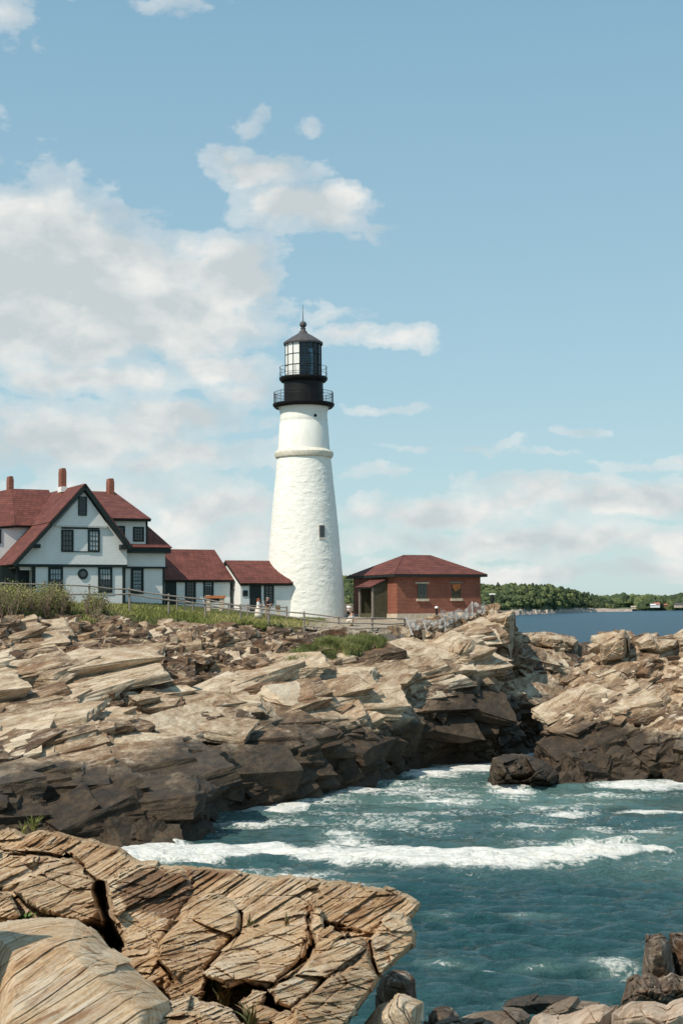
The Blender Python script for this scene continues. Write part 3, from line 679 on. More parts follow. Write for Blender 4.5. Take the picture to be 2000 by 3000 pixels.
PF = P(U, V, dn_ + 0.35*(D-dn_))
q = PF @ FR_FG.T
def ridg(x): return 1-np.abs(x)
st = 0
qs = q*np.array([0.5, 0.9, 1.0])
lay1 = fbm(np.stack([qs[..., 0]*0.8, qs[..., 1]*1.0, qs[..., 2]*5.5], -1), 4, 81)
layb, tb = blocks(PF, FR_FG, (2.6, 1.1, 0.17), 0.030, 85, tilt=0.8, crack=0.9, cw=0.04, warp=0.05, bias=(0, 0.02, 0.05))
layc, tc = blocks(PF, FR_FG, (1.0, 0.4, 0.05), 0.010, 87, tilt=0.9, crack=0.6, cw=0.10, warp=0.10, bias=(0, 0.005, 0.026))
layd, td = blocks(PF, FR_FG, (0.4, 0.15, 0.017), 0.005, 91, tilt=0.9, crack=0.7, cw=0.15, warp=0.10, bias=(0, 0, 0.010))
grit = fbm(PW*9, 4, 89)
oe = inside_dist(OUT, Uw, Vw)
mod = smooth(-0.35, 0.45, fbm(PF*0.9, 3, 95)); mod2 = smooth(-0.3, 0.3, fbm(PF*1.6+4, 3, 96))
laye, te = blocks(PF, frame_from((0.2, -0.75, 0.6), (1, 0.3, 0.2)), (0.9, 0.7, 0.6), 0.08, 97, tilt=1.2, crack=0.5, cw=0.04, warp=0.15)
layf, tf = blocks(PF, frame_from((0.2, -0.75, 0.6), (1, 0.6, 0.2)), (0.30, 0.16, 0.15), 0.022, 197, tilt=1.2, crack=0.6, cw=0.08, warp=0.15)
D2 = D - (0.04*lay1 + layb*(0.25+1.1*mod) + layc*(0.3+mod2) + layd + laye + layf*(0.3+1.2*(1-mod)) + 0.018*grit)
xo = np.clip(1-oe/16, 0, 1); D2 = D2 + 0.9*(1-np.sqrt(np.clip(1-xo*xo, 0, 1)))
PWd = P(U, V, D2)
F = gridfaces(*U.shape); inside = (oe > 0).ravel(); keep = inside[F].all(1); F = F[keep]
used = np.zeros(U.size, bool); used[F.ravel()] = True; idx = np.cumsum(used)-1
z0 = np.zeros(int(used.sum()))
VV = PWd.reshape(-1, 3)[used]
def attach_back(VV, F, depth):
    """close a relief with a back wall so it is a solid rock"""
    e = np.concatenate([F[:, [0, 1]], F[:, [1, 2]], F[:, [2, 3]], F[:, [3, 0]]]); key = np.sort(e, 1)
    uq, inv, cnt = np.unique(key[:, 0].astype(np.int64)*10**7+key[:, 1], return_inverse=True, return_counts=True)
    be = e[cnt[inv] == 1]; n = len(VV)
    bv = np.unique(be); mp = {v: n+i for i, v in enumerate(bv)}
    B = VV[bv].copy(); c = VV.mean(0)
    B = B + (c-B)*np.array([0.25, 0.0, 0.25]); B[:, 1] += depth; B[:, 2] -= depth*0.35
    f2 = np.array([(b, a, mp[a], mp[b]) for a, b in be]); cc = c + np.array([0, depth*1.2, -depth*0.5]); ci = n+len(B)
    f3 = np.array([(mp[b], mp[a], ci, ci) for a, b in be])
    return np.vstack([VV, B, cc[None]]), np.vstack([F, f2]), np.array([(mp[b], mp[a], ci) for a, b in be])
FG_P, FG_U, FG_V = PWd, U, V
V3, F4, F3 = attach_back(VV, idx[F], 2.6)
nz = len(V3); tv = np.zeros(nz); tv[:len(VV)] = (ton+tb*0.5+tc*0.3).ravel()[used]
F3q = np.stack([F3[:, 0], F3[:, 1], F3[:, 2], F3[:, 2]], 1)
def closed_rock(name, V3, F4, F3, m, attrs, parent=None):
    me = bpy.data.meshes.new(name)
    nv, n4, n3 = len(V3), len(F4), len(F3)
    me.vertices.add(nv); me.vertices.foreach_set('co', np.asarray(V3, np.float32).ravel())
    lp = np.concatenate([np.asarray(F4, np.int32).ravel(), np.asarray(F3, np.int32).ravel()])
    me.loops.add(len(lp)); me.loops.foreach_set('vertex_index', lp)
    me.polygons.add(n4+n3)
    me.polygons.foreach_set('loop_start', np.concatenate([np.arange(n4)*4, n4*4+np.arange(n3)*3]).astype(np.int32))
    me.polygons.foreach_set('loop_total', np.concatenate([np.full(n4, 4), np.full(n3, 3)]).astype(np.int32))
    me.polygons.foreach_set('use_smooth', np.zeros(n4+n3, bool))
    me.update(calc_edges=True)
    for n, a in attrs.items():
        at = me.attributes.new(n, 'FLOAT', 'POINT'); at.data.foreach_set('value', np.asarray(a, np.float32).ravel())
    me.materials.append(m); o = bpy.data.objects.new(name, me); return link(o, parent)
zz = np.zeros(nz)
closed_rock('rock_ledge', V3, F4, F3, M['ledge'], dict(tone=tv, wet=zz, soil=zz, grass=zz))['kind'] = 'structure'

def boulder(name, poly, d, thick, ew, m, label, wet=0.0, seed=1, fr=FR_FG, sz=(2.4, 0.9, 0.17), amp=0.05, gv=0.0, gu=0.0, step=2.0, tone=0.0, grit_s=9, cat='rock', lay=0.05, group=None, crk=0.6, m2=0):
    """a free-standing rock: front and back relief over an outline, real thickness"""
    u0, v0 = poly.min(0)-4; u1, v1 = poly.max(0)+4
    U, V = np.meshgrid(np.arange(u0, u1, step), np.arange(v0, v1, step)); c0 = P(U, V, d+0*U)
    s_ = d/12.0
    e = inside_dist(poly, U+6*fbm(c0*2/s_, 3, seed)+14*worley(c0*3.0/s_, seed+31)[2][0], V+5*fbm(c0*2/s_+5, 3, seed+1)+12*worley(c0*3.0/s_, seed+31)[2][1]); cu, cv = poly.mean(0)
    x = np.clip(1-e/ew, 0, 1); prof = thick*np.clip(1-x**1.7, 0, 1)
    base = d + gv*(V-cv) + gu*(U-cu)
    pf = P(U, V, base-prof)
    pq = P(U, V, base-prof*0.3)
    l1, t1 = blocks(pq, fr, sz, amp, seed+3, tilt=0.8, crack=crk, cw=0.06, warp=0.10, bias=(0, 0, amp*0.7))
    l2, t2 = blocks(pq, fr, tuple(x_*0.33 for x_ in sz), amp*0.34, seed+9, tilt=0.9, crack=crk, cw=0.10, warp=0.10, bias=(0, 0, amp*0.5))
    gr_ = lay*s_*0.6*fbm((pq @ fr.T)*np.array([0.4, 0.8, 5])/s_, 4, seed+5) + 0.016*s_*fbm(pf*grit_s/s_, 4, seed+7)
    dp = (l1+l2+gr_)*np.clip(e/(ew*0.35), 0, 1)
    A = P(U, V, base-prof-dp); B = P(U, V, base+prof*0.9+dp+0.02)
    F = gridfaces(*U.shape); ins = (e > 0).ravel(); F = F[ins[F].all(1)]
    used = np.zeros(U.size, bool); used[F.ravel()] = True; idx = np.cumsum(used)-1; F = idx[F]; n = int(used.sum())
    VA = A.reshape(-1, 3)[used]; VB = B.reshape(-1, 3)[used]
    ed = np.concatenate([F[:, [0, 1]], F[:, [1, 2]], F[:, [2, 3]], F[:, [3, 0]]]); key = np.sort(ed, 1)
    _, inv, cnt = np.unique(key[:, 0].astype(np.int64)*10**7+key[:, 1], return_inverse=True, return_counts=True); be = ed[cnt[inv] == 1]
    FF = np.vstack([F, F[:, ::-1]+n, np.stack([be[:, 1], be[:, 0], be[:, 0]+n, be[:, 1]+n], 1)])
    tn = np.tile((tone+t1*0.5+t2*0.3).ravel()[used], 2); on = np.ones(2*n)
    o = npmesh(name, np.vstack([VA, VB]), FF, m, dict(tone=tn, wet=on*wet, soil=on*0, grass=on*0))
    if label: tag(o, label, cat, group)
    return o
boulder('boulder', C8([(-60, 405), (60, 395), (190, 384), (290, 397), (350, 440), (395, 500), (470, 545), (560, 625), (618, 690), (622, 760), (580, 900), (-60, 900)]), 10.0, 0.85, 95, M['ledge'],
        'large pale banded boulder filling the lower left corner', seed=101, gv=-0.004, tone=0.35, amp=0.014, lay=0.03, crk=1.6, m2=1)
boulder('boulder', C8([(1290, 900), (1330, 790), (1395, 705), (1470, 662), (1556, 702), (1564, 900)]), 10.8, 0.5, 40, M['ledge'],
        'pale cream block with a flat top right of the orange ledge at the bottom edge', seed=121, tone=0.5)
# separate tall rock, unseen past the left edge, added to shade the corner of the big boulder
r9 = np.random.RandomState(4); S = Stones(); S.add(np.array([-4.15, 8.3, 8.0]), frame_from((0.1, 0, 1), (0.3, 1, 0)), (2.8, 1.7, 2.9), r9, 0, 0, 0.2)
zz9 = np.zeros(S.n); o9 = npmesh('rock_ledge', np.concatenate(S.V), np.concatenate(S.F), M['ledge'], dict(tone=zz9+.2, wet=zz9, soil=zz9, grass=zz9)); o9['kind'] = 'structure'  # stands apart from the ledge whose name it shares
M['dark_rock'] = rock_material('dark weathered rock', [(0.035, 0.024, 0.017), (0.085, 0.058, 0.040), (0.14, 0.10, 0.07), (0.24, 0.18, 0.13), (0.8, 0.7, 0.6)], FR_LAND, (0.8, 1.5, 4), rust=0.25, bump=0.9, fine=12, bdist=0.15)
M['pale_rock'] = rock_material('pale pink granite', [(0.28, 0.20, 0.14), (0.47, 0.355, 0.26), (0.62, 0.49, 0.38), (0.74, 0.62, 0.52), (0.9, 0.75, 0.62)], FR_FG, (1.2, 2.0, 8), rust=0.05, bump=0.6, fine=36)
boulder('boulder', C8([(1378, 650), (1400, 605), (1440, 583), (1490, 590), (1530, 622), (1536, 700), (1470, 720), (1378, 760)]), 16.5, 0.8, 40, M['dark_rock'],
        'dark brown boulder low in the gap under the tip of the orange ledge', seed=131, fr=np.eye(3), sz=(.9, .7, .6), amp=0.16, crk=.3)
boulder('boulder', C9([(176, 1330), (215, 1285), (270, 1275), (320, 1290), (362, 1340), (370, 1460), (170, 1460)]), 17, 0.8, 45, M['dark_rock'],
        'dark rounded boulder beside the cream block at the bottom edge', seed=141, fr=np.eye(3), sz=(1.1, 1, .8), amp=0.10, crk=.3)
boulder('boulder', C9([(190, 1400), (260, 1365), (350, 1345), (440, 1312), (530, 1300), (640, 1305), (690, 1312), (740, 1350), (780, 1460), (190, 1460)]), 15.5, 0.8, 50, M['dark_rock'],
        'mottled grey brown rock between the dark boulder and the pale pink rocks', seed=151, fr=np.eye(3), sz=(.6, .5, .4), amp=0.16, crk=.4, tone=0.9)
boulder('boulder', C9([(596, 1300), (615, 1262), (660, 1240), (780, 1224), (900, 1217), (965, 1222), (1000, 1242), (940, 1300), (860, 1335), (700, 1345)]), 31, 1.6, 45, M['land'],
        'weed covered dark boulder at the edge of the water', wet=1.0, seed=161, sz=(1.2, .9, .5), amp=0.14)
boulder('boulder', C9([(770, 1330), (830, 1290), (880, 1268), (950, 1238), (1003, 1234), (1020, 1268), (1100, 1270), (1106, 1290), (1120, 1360), (930, 1400), (760, 1400)]), 21, 0.9, 40, M['dark_rock'],
        'broken grey brown rock in front of the weed covered boulder', seed=171, fr=np.eye(3), sz=(0.7, .6, .5), amp=0.25, crk=.4, tone=1.3)
boulder('boulder', C9([(735, 1400), (760, 1345), (810, 1325), (870, 1340), (960, 1325), (1060, 1292), (1140, 1284), (1192, 1312), (1210, 1470), (730, 1470)]), 13.5, 0.7, 50, M['pale_rock'],
        'pale pink rock along the bottom edge, left of the larger pale pink rock', seed=181, fr=np.eye(3), sz=(.9, .7, .5), amp=0.09, crk=.5, tone=-0.3)
boulder('boulder', C9([(1180, 1330), (1240, 1290), (1290, 1268), (1400, 1264), (1465, 1284), (1500, 1262), (1568, 1243), (1680, 1235), (1700, 1480), (1180, 1480)]), 12.8, 0.8, 50, M['pale_rock'],
        'broad pale pink rock in the bottom right corner', seed=191, fr=np.eye(3), sz=(.9, .7, .5), amp=0.09, crk=.5, tone=-0.3)
boulder('boulder', C9([(1160, 1310), (1180, 1285), (1230, 1278), (1262, 1300), (1250, 1360), (1180, 1380)]), 16, 0.4, 20, M['dark_rock'],
        'small brown rock wedged behind the pale pink rocks', seed=196, tone=1.5)
boulder('standing_rock', C9([(1338, 1110), (1345, 1020), (1362, 905), (1400, 888), (1440, 885), (1482, 920), (1502, 960), (1525, 1110), (1540, 1250), (1340, 1250)]), 31, 1.0, 34, M['dark_rock'],
        'upright brown stone pillar rising at the right edge above the pale rocks', seed=201, fr=np.eye(3), sz=(1.2, 1, 1.8), amp=0.16, crk=.3, lay=.15, tone=0.6)
boulder('standing_rock', C9([(1500, 884), (1530, 884), (1700, 920), (1720, 1260), (1560, 1262), (1515, 1120), (1498, 950)]), 32, 1.0, 30, M['dark_rock'],
        'darker stone pillar cut off by the right edge of the picture', seed=211, fr=np.eye(3), sz=(1.6, 1, 2.2), amp=0.10, crk=.3, tone=-0.2)
boulder('boulder', C9([(1238, 1300), (1240, 1240), (1262, 1180), (1275, 1128), (1325, 1102), (1350, 1118), (1400, 1100), (1450, 1130), (1500, 1095), (1560, 1120), (1700, 1100), (1720, 1340), (1400, 1340), (1290, 1322)]), 29.5, 1.6, 50, M['dark_rock'],
        'lumpy brown rock at the foot of the two stone pillars', seed=221, fr=np.eye(3), sz=(.6, .5, .45), amp=0.34, crk=.3, lay=.3, tone=0.3)
boulder('boulder', np.array([(1430, 2316), (1427, 2262), (1436, 2222), (1475, 2212), (1510, 2206), (1550, 2214), (1590, 2228), (1622, 2248), (1648, 2268), (1655, 2300), (1640, 2330), (1540, 2330)], float), 83, 3.2, 60, M['land'],
        'dark weed covered boulder standing in the cove in front of the islet', wet=0.85, seed=231, fr=FR_LAND, sz=(1.6, 1.3, 1.1), amp=0.55, lay=0.3, crk=0.3)
boulder('boulder', np.array([(1398, 2215), (1402, 2170), (1415, 2143), (1440, 2132), (1462, 2140), (1470, 2170), (1468, 2200), (1480, 2230), (1400, 2240)], float), 96.5, 1.8, 30, M['dark_rock'],
        'small rusty brown rock at the mouth of the dark inlet', seed=241, fr=FR_LAND, sz=(2, 1.5, .9), amp=0.35, tone=1.4)
boulder('block_rock', np.array([(1985, 1880), (1975, 1862), (1982, 1852), (2010, 1850), (2050, 1852), (2060, 1900), (1990, 1900)], float), 96.5, 1.2, 14, M['land'],
        'square pale block perched on top of the islet at the right edge', seed=251, fr=FR_LAND, sz=(2, 1.5, .9), amp=0.15, tone=0.5)

for q_, (pl_, d_, th_, ew_, lb_) in enumerate([
  ([(1420, 1806), (1433, 1799), (1470, 1796), (1506, 1787), (1512, 1830), (1508, 1900), (1500, 1950), (1445, 1965), (1424, 1900)], 104.5, 2.2, 16, 'tall square cut rock block standing at the right end of the headland'),
  ([(1240, 1975), (1290, 1900), (1350, 1860), (1392, 1862), (1412, 1890), (1416, 1935), (1405, 2000), (1385, 2070), (1340, 2040), (1300, 2010)], 97.5, 2.4, 45, 'big pale broken rock shoulder just left of the tall square block'),
  ([(1512, 1866), (1555, 1850), (1600, 1851), (1650, 1858), (1690, 1868), (1688, 1888), (1662, 1918), (1600, 1900), (1518, 1892)], 112.5, 2.0, 14, 'flat overhanging pale slab jutting right over the gap with the sea behind'),
  ([(1754, 1884), (1800, 1870), (1812, 1850), (1826, 1848), (1842, 1866), (1838, 1910), (1826, 1945), (1752, 1950)], 95.0, 1.9, 16, 'square pale block at the left end of the islet crest'),
  ([(1850, 1880), (1893, 1857), (1920, 1868), (1975, 1866), (1982, 1900), (1930, 1925), (1860, 1915)], 96.0, 1.6, 18, 'long pale block in the middle of the islet crest')]):
    boulder('rock_block', np.array(pl_, float), d_, th_, ew_, M['land'], lb_, seed=261+7*q_, fr=FR_LAND, sz=(2.6, 1.6, 1.3), amp=0.26, tone=0.2, crk=.5, lay=.05)

# ================================================================== sea
m, t = mat('sea water', (0.01, 0.05, 0.06), 0.09, 0.0, 0.5)
foam = t.attr('foam'); aer = t.attr('aer'); far = t.attr('far')
wn1 = t.noise(t.mapping(t.geo, (0.7, 1.5, 1)), 4.0, 8, 0.62, 0.4)
wn2 = t.noise(t.mapping(t.geo, (1, 1.6, 1), loc=(4, 4, 0)), 0.55, 7, 0.6, 0.3)
deep = t.mix(t.ramp(wn2, [(0.4, 0.0), (0.62, 1.0)]), (0.013, 0.054, 0.060), (0.025, 0.084, 0.090))
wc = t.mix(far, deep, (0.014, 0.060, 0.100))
wc = t.mix(t.math('MULTIPLY', aer, 0.9), wc, (0.16, 0.26, 0.225))
lace = t.noise(t.mapping(t.geo, (1.1, 1.3, 1)), 2.4, 9, 0.72, 1.2)
ff = t.math('ADD', foam, t.math('MULTIPLY', t.math('SUBTRACT', lace, 0.5), 1.5))
ff = t.ramp(ff, [(0.42, 0.0), (0.55, 0.45), (0.74, 1.0)])
fc = t.ramp(t.noise(t.geo, 1.5, 5), [(0.3, (0.74, 0.71, 0.64)), (0.6, (0.88, 0.86, 0.80))])
t.l.new(t.mix(ff, wc, fc), t.b.inputs['Base Color'])
t.l.new(t.math('ADD', t.math('MULTIPLY_ADD', ff, 0.6, 0.06), t.math('MULTIPLY', far, 0.22)), t.b.inputs['Roughness'])
t.l.new(t.math('SUBTRACT', t.math('MULTIPLY_ADD', ff, -0.3, 0.56), t.math('MULTIPLY', far, 0.50)), t.b.inputs['Specular IOR Level'])
h = t.math('ADD', wn1, t.math('MULTIPLY', wn2, 1.5))
hb = t.bump(h, 1.0, 0.28)
wn3 = t.noise(t.mapping(t.geo, (0.10, 0.16, 1)), 1.0, 6, 0.6)
hb2 = t.bump(t.math('MULTIPLY', wn3, far), 1.0, 3.0, hb)
t.l.new(hb2, t.b.inputs['Normal']); t.b.inputs['IOR'].default_value = 1.33
M['sea'] = m
ucols = np.concatenate([-np.geomspace(9000, 360, 14), np.arange(-300, 2300, 3.0), 2000+np.geomspace(320, 9000, 14)])
dv_ = np.concatenate([np.geomspace(0.6, 18, 26), np.arange(20, 1330, 1.9), np.geomspace(1340, 9000, 12)])
UU, DV = np.meshgrid(ucols, dv_[::-1])
Yd = EYE*FPX/DV; Xd = (UU-1000)/FPX*Yd
VV_ = vhor(UU)+DV
cell = 1.9*Yd*Yd/(FPX*EYE)
wh = np.zeros_like(Yd); rg = np.random.RandomState(5)
for k in range(70):
    lam = 0.35*(1.052**k)*1.0; ang = rg.normal(R(84), R(20)); amp = 0.0175*lam*math.exp(-math.log(lam/1.1)**2/0.72) + 0.0035*lam**0.5; ph = rg.uniform(0, 6.28)
    kx, ky = math.cos(ang)*2*math.pi/lam, math.sin(ang)*2*math.pi/lam
    wgt = smooth(2.2, 4.5, lam/np.maximum(cell, 1e-3))
    s_ = np.sin(kx*Xd+ky*Yd+ph + 0.7*np.sin(0.31*Xd+0.23*Yd+k)); wh += wgt*amp*(s_ + 0.7*(1-2*np.abs(np.sin(0.5*(kx*Xd+ky*Yd+ph)))))
wp = np.stack([Xd, Yd, 0*Xd], -1)
swell = 0.09*fbm(wp*np.array([0.10, 0.22, 1]), 3, 7)*np.clip(1-Yd/400, 0, 1)
Zw = (wh*0.75 + swell)*np.clip(1-Yd/900, 0, 1)
def seg(pts, U, V):
    """soft band along a polyline of (u, v, half width)"""
    out = np.zeros_like(U); pu_ = [p[0] for p in pts]
    c = np.interp(U, pu_, [p[1] for p in pts]); hw = np.interp(U, pu_, [p[2] for p in pts])
    fade = np.clip((U-pu_[0])/25, 0, 1)*np.clip((pu_[-1]-U)/40, 0, 1)
    return np.clip(1.25-np.abs(V-c)/hw, 0, 1)*fade
def blob(c, r, w_, U, V): return w_*np.clip(1.0-np.hypot((U-c[0])/r[0], (V-c[1])/r[1]), 0, 1)
jag = 9*fbm(wp*np.array([0.5, 0.5, 1]), 4, 15); Vj = VV_+jag; Uj = UU+4*jag
band = seg([(330, 2492, 20), (400, 2488, 24), (500, 2482, 30), (600, 2487, 25), (700, 2487, 20), (800, 2482, 17), (900, 2490, 20), (1000, 2496, 26), (1150, 2495, 25), (1300, 2500, 28), (1400, 2503, 31), (1500, 2500, 31),
            (1620, 2494, 27), (1720, 2486, 26), (1790, 2484, 16), (1850, 2482, 6), (1900, 2480, 3), (1960, 2479, 1)], Uj*0.5+UU*0.5, Vj*0.6+VV_*0.4)
fo = np.zeros_like(UU)
for c, r_, w_ in [((1000, 2440), (130, 40), 0.75), ((1230, 2255), (170, 34), 0.85), ((1330, 2240), (120, 16), 0.9), ((1180, 2285), (260, 24), 0.62), ((900, 2325), (220, 26), 0.55), ((1060, 2300), (140, 18), 0.5),
                  ((1300, 2330), (220, 40), 0.5), ((1150, 2390), (260, 40), 0.42), ((830, 2380), (240, 26), 0.4), ((700, 2390), (200, 20), 0.35), ((1490, 2305), (90, 26), 1.1), ((1480, 2330), (130, 18), 0.7),
                  ((1860, 2290), (200, 20), 1.1), ((1960, 2285), (110, 18), 1.0), ((1700, 2320), (200, 16), 0.5), ((1700, 2345), (150, 14), 0.5), ((1650, 2378), (130, 12), 0.65), ((1900, 2365), (150, 8), 0.7),
                  ((1720, 2425), (70, 30), 0.6), ((1800, 2450), (140, 30), 0.5), ((1560, 2400), (200, 40), 0.36), ((1530, 2205), (60, 12), 0.9), ((1330, 2225), (160, 8), 0.6), ((1420, 2205), (90, 6), 0.5),
                  ((1770, 2790), (110, 32), 0.62), ((1800, 2825), (70, 22), 0.45), ((1400, 2812), (60, 10), 0.6), ((1280, 2790), (120, 8), 0.42), ((1550, 2800), (140, 8), 0.42), ((1500, 2655), (200, 10), 0.45),
                  ((1280, 2650), (110, 16), 0.42), ((1380, 2520), (260, 12), 0.45), ((850, 2540), (260, 18), 0.5), ((1020, 2570), (160, 20), 0.45), ((560, 2365), (60, 9), 0.7), ((620, 2372), (160, 10), 0.42),
                  ((1420, 2945), (60, 14), 0.45), ((1250, 2400), (120, 26), 0.4), ((1900, 2425), (120, 14), 0.4)]:
    fo = np.maximum(fo, blob(c, r_, w_, Uj, Vj))
fo = np.where(VV_ > 2505, fo*1.45, fo)
wl_u = np.interp(UU, [c[0] for c in LAND], [c[1] for c in LAND]); sh_ = (VV_-wl_u)+10*fbm(wp*np.array([.35, .35, 1]), 3, 77)
fo = np.maximum(fo, np.where((UU > 380) & (UU < 1430), 0.75*np.clip(1-np.abs(sh_-14)/24, 0, 1)*(0.55+0.9*fbm(wp*np.array([.12, .12, 1]), 2, 78)), 0))
streak = fbm(wp*np.array([0.22, 0.55, 1]), 5, 25, gain=0.6); 
near = smooth(2600, 2500, VV_)*smooth(2190, 2240, VV_)
foam_a = np.clip(0.85*fo + 0.24*near + 0.10*smooth(2620, 2900, VV_)*0 , 0, 1) + 0.42*np.clip(streak, -1, 1)*(0.3+near)
foam_a = np.where(VV_ < 2180, foam_a*0 - 0.2 + 0.12*streak, foam_a)
foam_a = np.maximum(foam_a, band*1.5)
# shore wash along the headland
aer_a = np.clip(fo*1.2 + 0.22*near + 0.8*np.clip(fbm(wp*np.array([.09, .16, 1]), 4, 75)+.15, 0, 1)*(near+.15) + 0.4*band, 0, 1)*0.75
Zw = Zw + 0.28*np.clip(band, 0, 1)**0.7*(1+0.5*fbm(wp*1.2, 4, 19)) + 0.10*fo
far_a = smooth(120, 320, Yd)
npmesh('sea', np.stack([Xd, Yd, Zw], -1), gridfaces(*UU.shape), M['sea'], dict(foam=foam_a, aer=aer_a, far=far_a), smooth_=True)['kind'] = 'structure'

# ================================================================== lighthouse station buildings
TX, TY = -3.03, 116.0
E1 = Vector((math.cos(PHI), math.sin(PHI), 0)); E2 = Vector((-math.sin(PHI), math.cos(PHI), 0)); T0 = Vector((TX, TY, 0))
def L(s, w, z): return T0 + E1*s + E2*w + Vector((0, 0, z))
def hit(u, v, nrm, k):
    r = Vector(ray(float(u), float(v))); o = Vector((0, 0, EYE)); t_ = (k - nrm.dot(o-T0))/nrm.dot(r); p = o + r*t_
    return (p-T0).dot(E1), (p-T0).dot(E2), p.z
def onW(u, v, w): s, _, z = hit(u, v, E2, w); return s, z
def onS(u, v, s): _, w, z = hit(u, v, E1, s); return w, z
def k1(x, y): return x/3.0154, 1340+y/3.0154          # crop coordinates -> photo
def k2(x, y): return 460+x*0.38265, 1560+y*0.38265
def k4(x, y): return 980+x*0.33163, 1580+y*0.33163
def wallW(mb, pts, w, th):                             # polygon of (s, z) on plane w, thickness th backwards
    mb.prism([L(s, w, z) for s, z in pts], E2*th); return mb
def rectW(mb, s0, s1, z0, z1, w, th): return wallW(mb, [(s0, z0), (s1, z0), (s1, z1), (s0, z1)], w, th)
def windowW(parent, w, kf, x0, y0, x1, y1, fr=0.12, cols=2, rows=2, name='window', glass='glass', curtain=0.0, proud=0.07, sill=False):
    """a sash window on a front wall: frame, pane, muntins"""
    s0, z1 = onW(*kf(x0, y0), w); s1, z0 = onW(*kf(x1, y1), w)
    f = MB()
    rectW(f, s0, s0+fr, z0, z1, w-proud, proud+0.03); rectW(f, s1-fr, s1, z0, z1, w-proud, proud+0.03)
    rectW(f, s0+fr, s1-fr, z1-fr, z1, w-proud-0.003, proud+0.03); rectW(f, s0+fr, s1-fr, z0, z0+fr, w-proud-0.003, proud+0.03)
    zm = (z0+z1)/2; rectW(f, s0+fr, s1-fr, zm-0.03, zm+0.03, w-proud+0.012, proud)
    o = f.build(name, M['trim'], parent)
    p = MB(); rectW(p, s0+fr, s1-fr, z0+fr, z1-fr, w-0.022, 0.04); p.build('pane', M[glass], o)
    if curtain: c = MB(); rectW(c, s0+fr+0.02, s1-fr-0.02, z1-fr-(z1-z0-2*fr)*curtain, z1-fr-0.01, w-0.030, 0.006); c.build('blind', M['curtain'], o)
    g = MB(); n = cols
    for i in range(1, n): x = s0+fr+(s1-s0-2*fr)*i/n; rectW(g, x-0.022, x+0.022, z0+fr, zm-0.03, w-0.045, 0.02); rectW(g, x-0.022, x+0.022, zm+0.03, z1-fr, w-0.045, 0.02)
    for i in range(1, rows):
        for (a, b) in ((z0+fr, zm-0.03), (zm+0.03, z1-fr)): y = a+(b-a)*i/rows; rectW(g, s0+fr, s1-fr, y-0.022, y+0.022, w-0.048, 0.02)
    g.build('muntin', M['trim'] if glass == 'glass' and curtain == 0 else M['trim'], o)
    return o
def chimney(parent, kf, x0, x1, ytop, ybase, w, depth=0.9, xl=None):
    s0, zt = onW(*kf(x0, ytop), w); s1, _ = onW(*kf(x1, ytop), w); _, zb = onW(*kf(x0, ybase), w)
    c = MB()
    c.prism([L(s0+0.40, w, zb-1.0), L(s1-0.0, w, zb-1.0), L(s1-0.0, w, zt-0.30), L(s1-0.07, w, zt), L(s0+0.44, w, zt), L(s0+0.40, w, zt-0.30)], E2*depth)
    o = c.build('chimney', M['brick'], parent)
    c = MB(); c.prism([L(s0+0.36, w-0.06, zb-0.35), L(s1+0.05, w-0.06, zb-0.35), L(s1+0.05, w-0.06, zb+0.05), L(s0+0.36, w-0.06, zb+0.05)], E2*(depth+0.12)); c.build('flashing', M['white'], o)
    return o

# ---------------- keeper's house
house = empty('keepers_house', L(-17, 0, 10.0))
tag(house, 'white shingled house with dark trim, big front gable and three brick chimneys', 'house')
GW = -3.6; RW = GW-0.55
apx = onW(*k1(757, 236), RW); le = onW(*k1(112, 948), RW); re_ = onW(*k1(1168, 792), RW); lk = onW(*k1(445, 578), RW)
BK = 11.0
# main gable roof : two slabs with thickness, eaves running back
th = 0.30
def slab_roof(name, a, b, w0, w1, m, parent, th=0.26, mt='trim'):
    """roof plane between (s,z) a (upper) and b (lower), from w0 back to w1; top skin red, body dark"""
    d = Vector((b[0]-a[0], 0, b[1]-a[1])); n = Vector((-d.z, 0, d.x)).normalized()
    if n.z < 0: n = -n
    an, bn = (a[0]-n.x*th, a[1]-n.z*th), (b[0]-n.x*th, b[1]-n.z*th)
    mb = MB(); mb.prism([L(a[0], w0, a[1]), L(b[0], w0, b[1]), L(bn[0], w0, bn[1]), L(an[0], w0, an[1])], E2*(w1-w0)); o = mb.build('fascia', M[mt], parent)
    tk = 0.07; at_, bt_ = (a[0]+n.x*tk, a[1]+n.z*tk), (b[0]+n.x*tk, b[1]+n.z*tk)
    mb = MB(); mb.prism([L(a[0], w0+0.03, a[1]+0.002), L(b[0], w0+0.03, b[1]+0.002), L(bt_[0], w0+0.03, bt_[1]), L(at_[0], w0+0.03, at_[1])], E2*(w1-w0-0.06)); mb.build(name, M[m], parent)
slab_roof('roof', apx, lk, RW, GW+8.6, 'roof', house)
slab_roof('roof', (lk[0], lk[1]-0.05), le, RW, GW+BK, 'roof', house)
slab_roof('roof', apx, re_, RW, GW+8.6, 'roof', house)
# gable wall
gz0 = 9.3
gl = onW(*k1(150, 940), GW); gr = onW(*k1(1122, 948), GW); ga = onW(*k1(742, 292), GW)
def under(s):      # height of roof underside at s
    z = np.interp(s, [le[0], lk[0], apx[0], re_[0]], [le[1], lk[1], apx[1], re_[1]]); return float(z)-0.42
band_z = gr[1]
pts = [(gl[0]+0.05, band_z), (gr[0], band_z), (gr[0], under(gr[0]))]
pts += [(apx[0], under(apx[0])-0.1), (gl[0]+0.05, under(gl[0]+0.05))]
mb = MB(); wallW(mb, pts, GW, BK-1.5); mb.build('upper_wall', M['white_wall'], house)
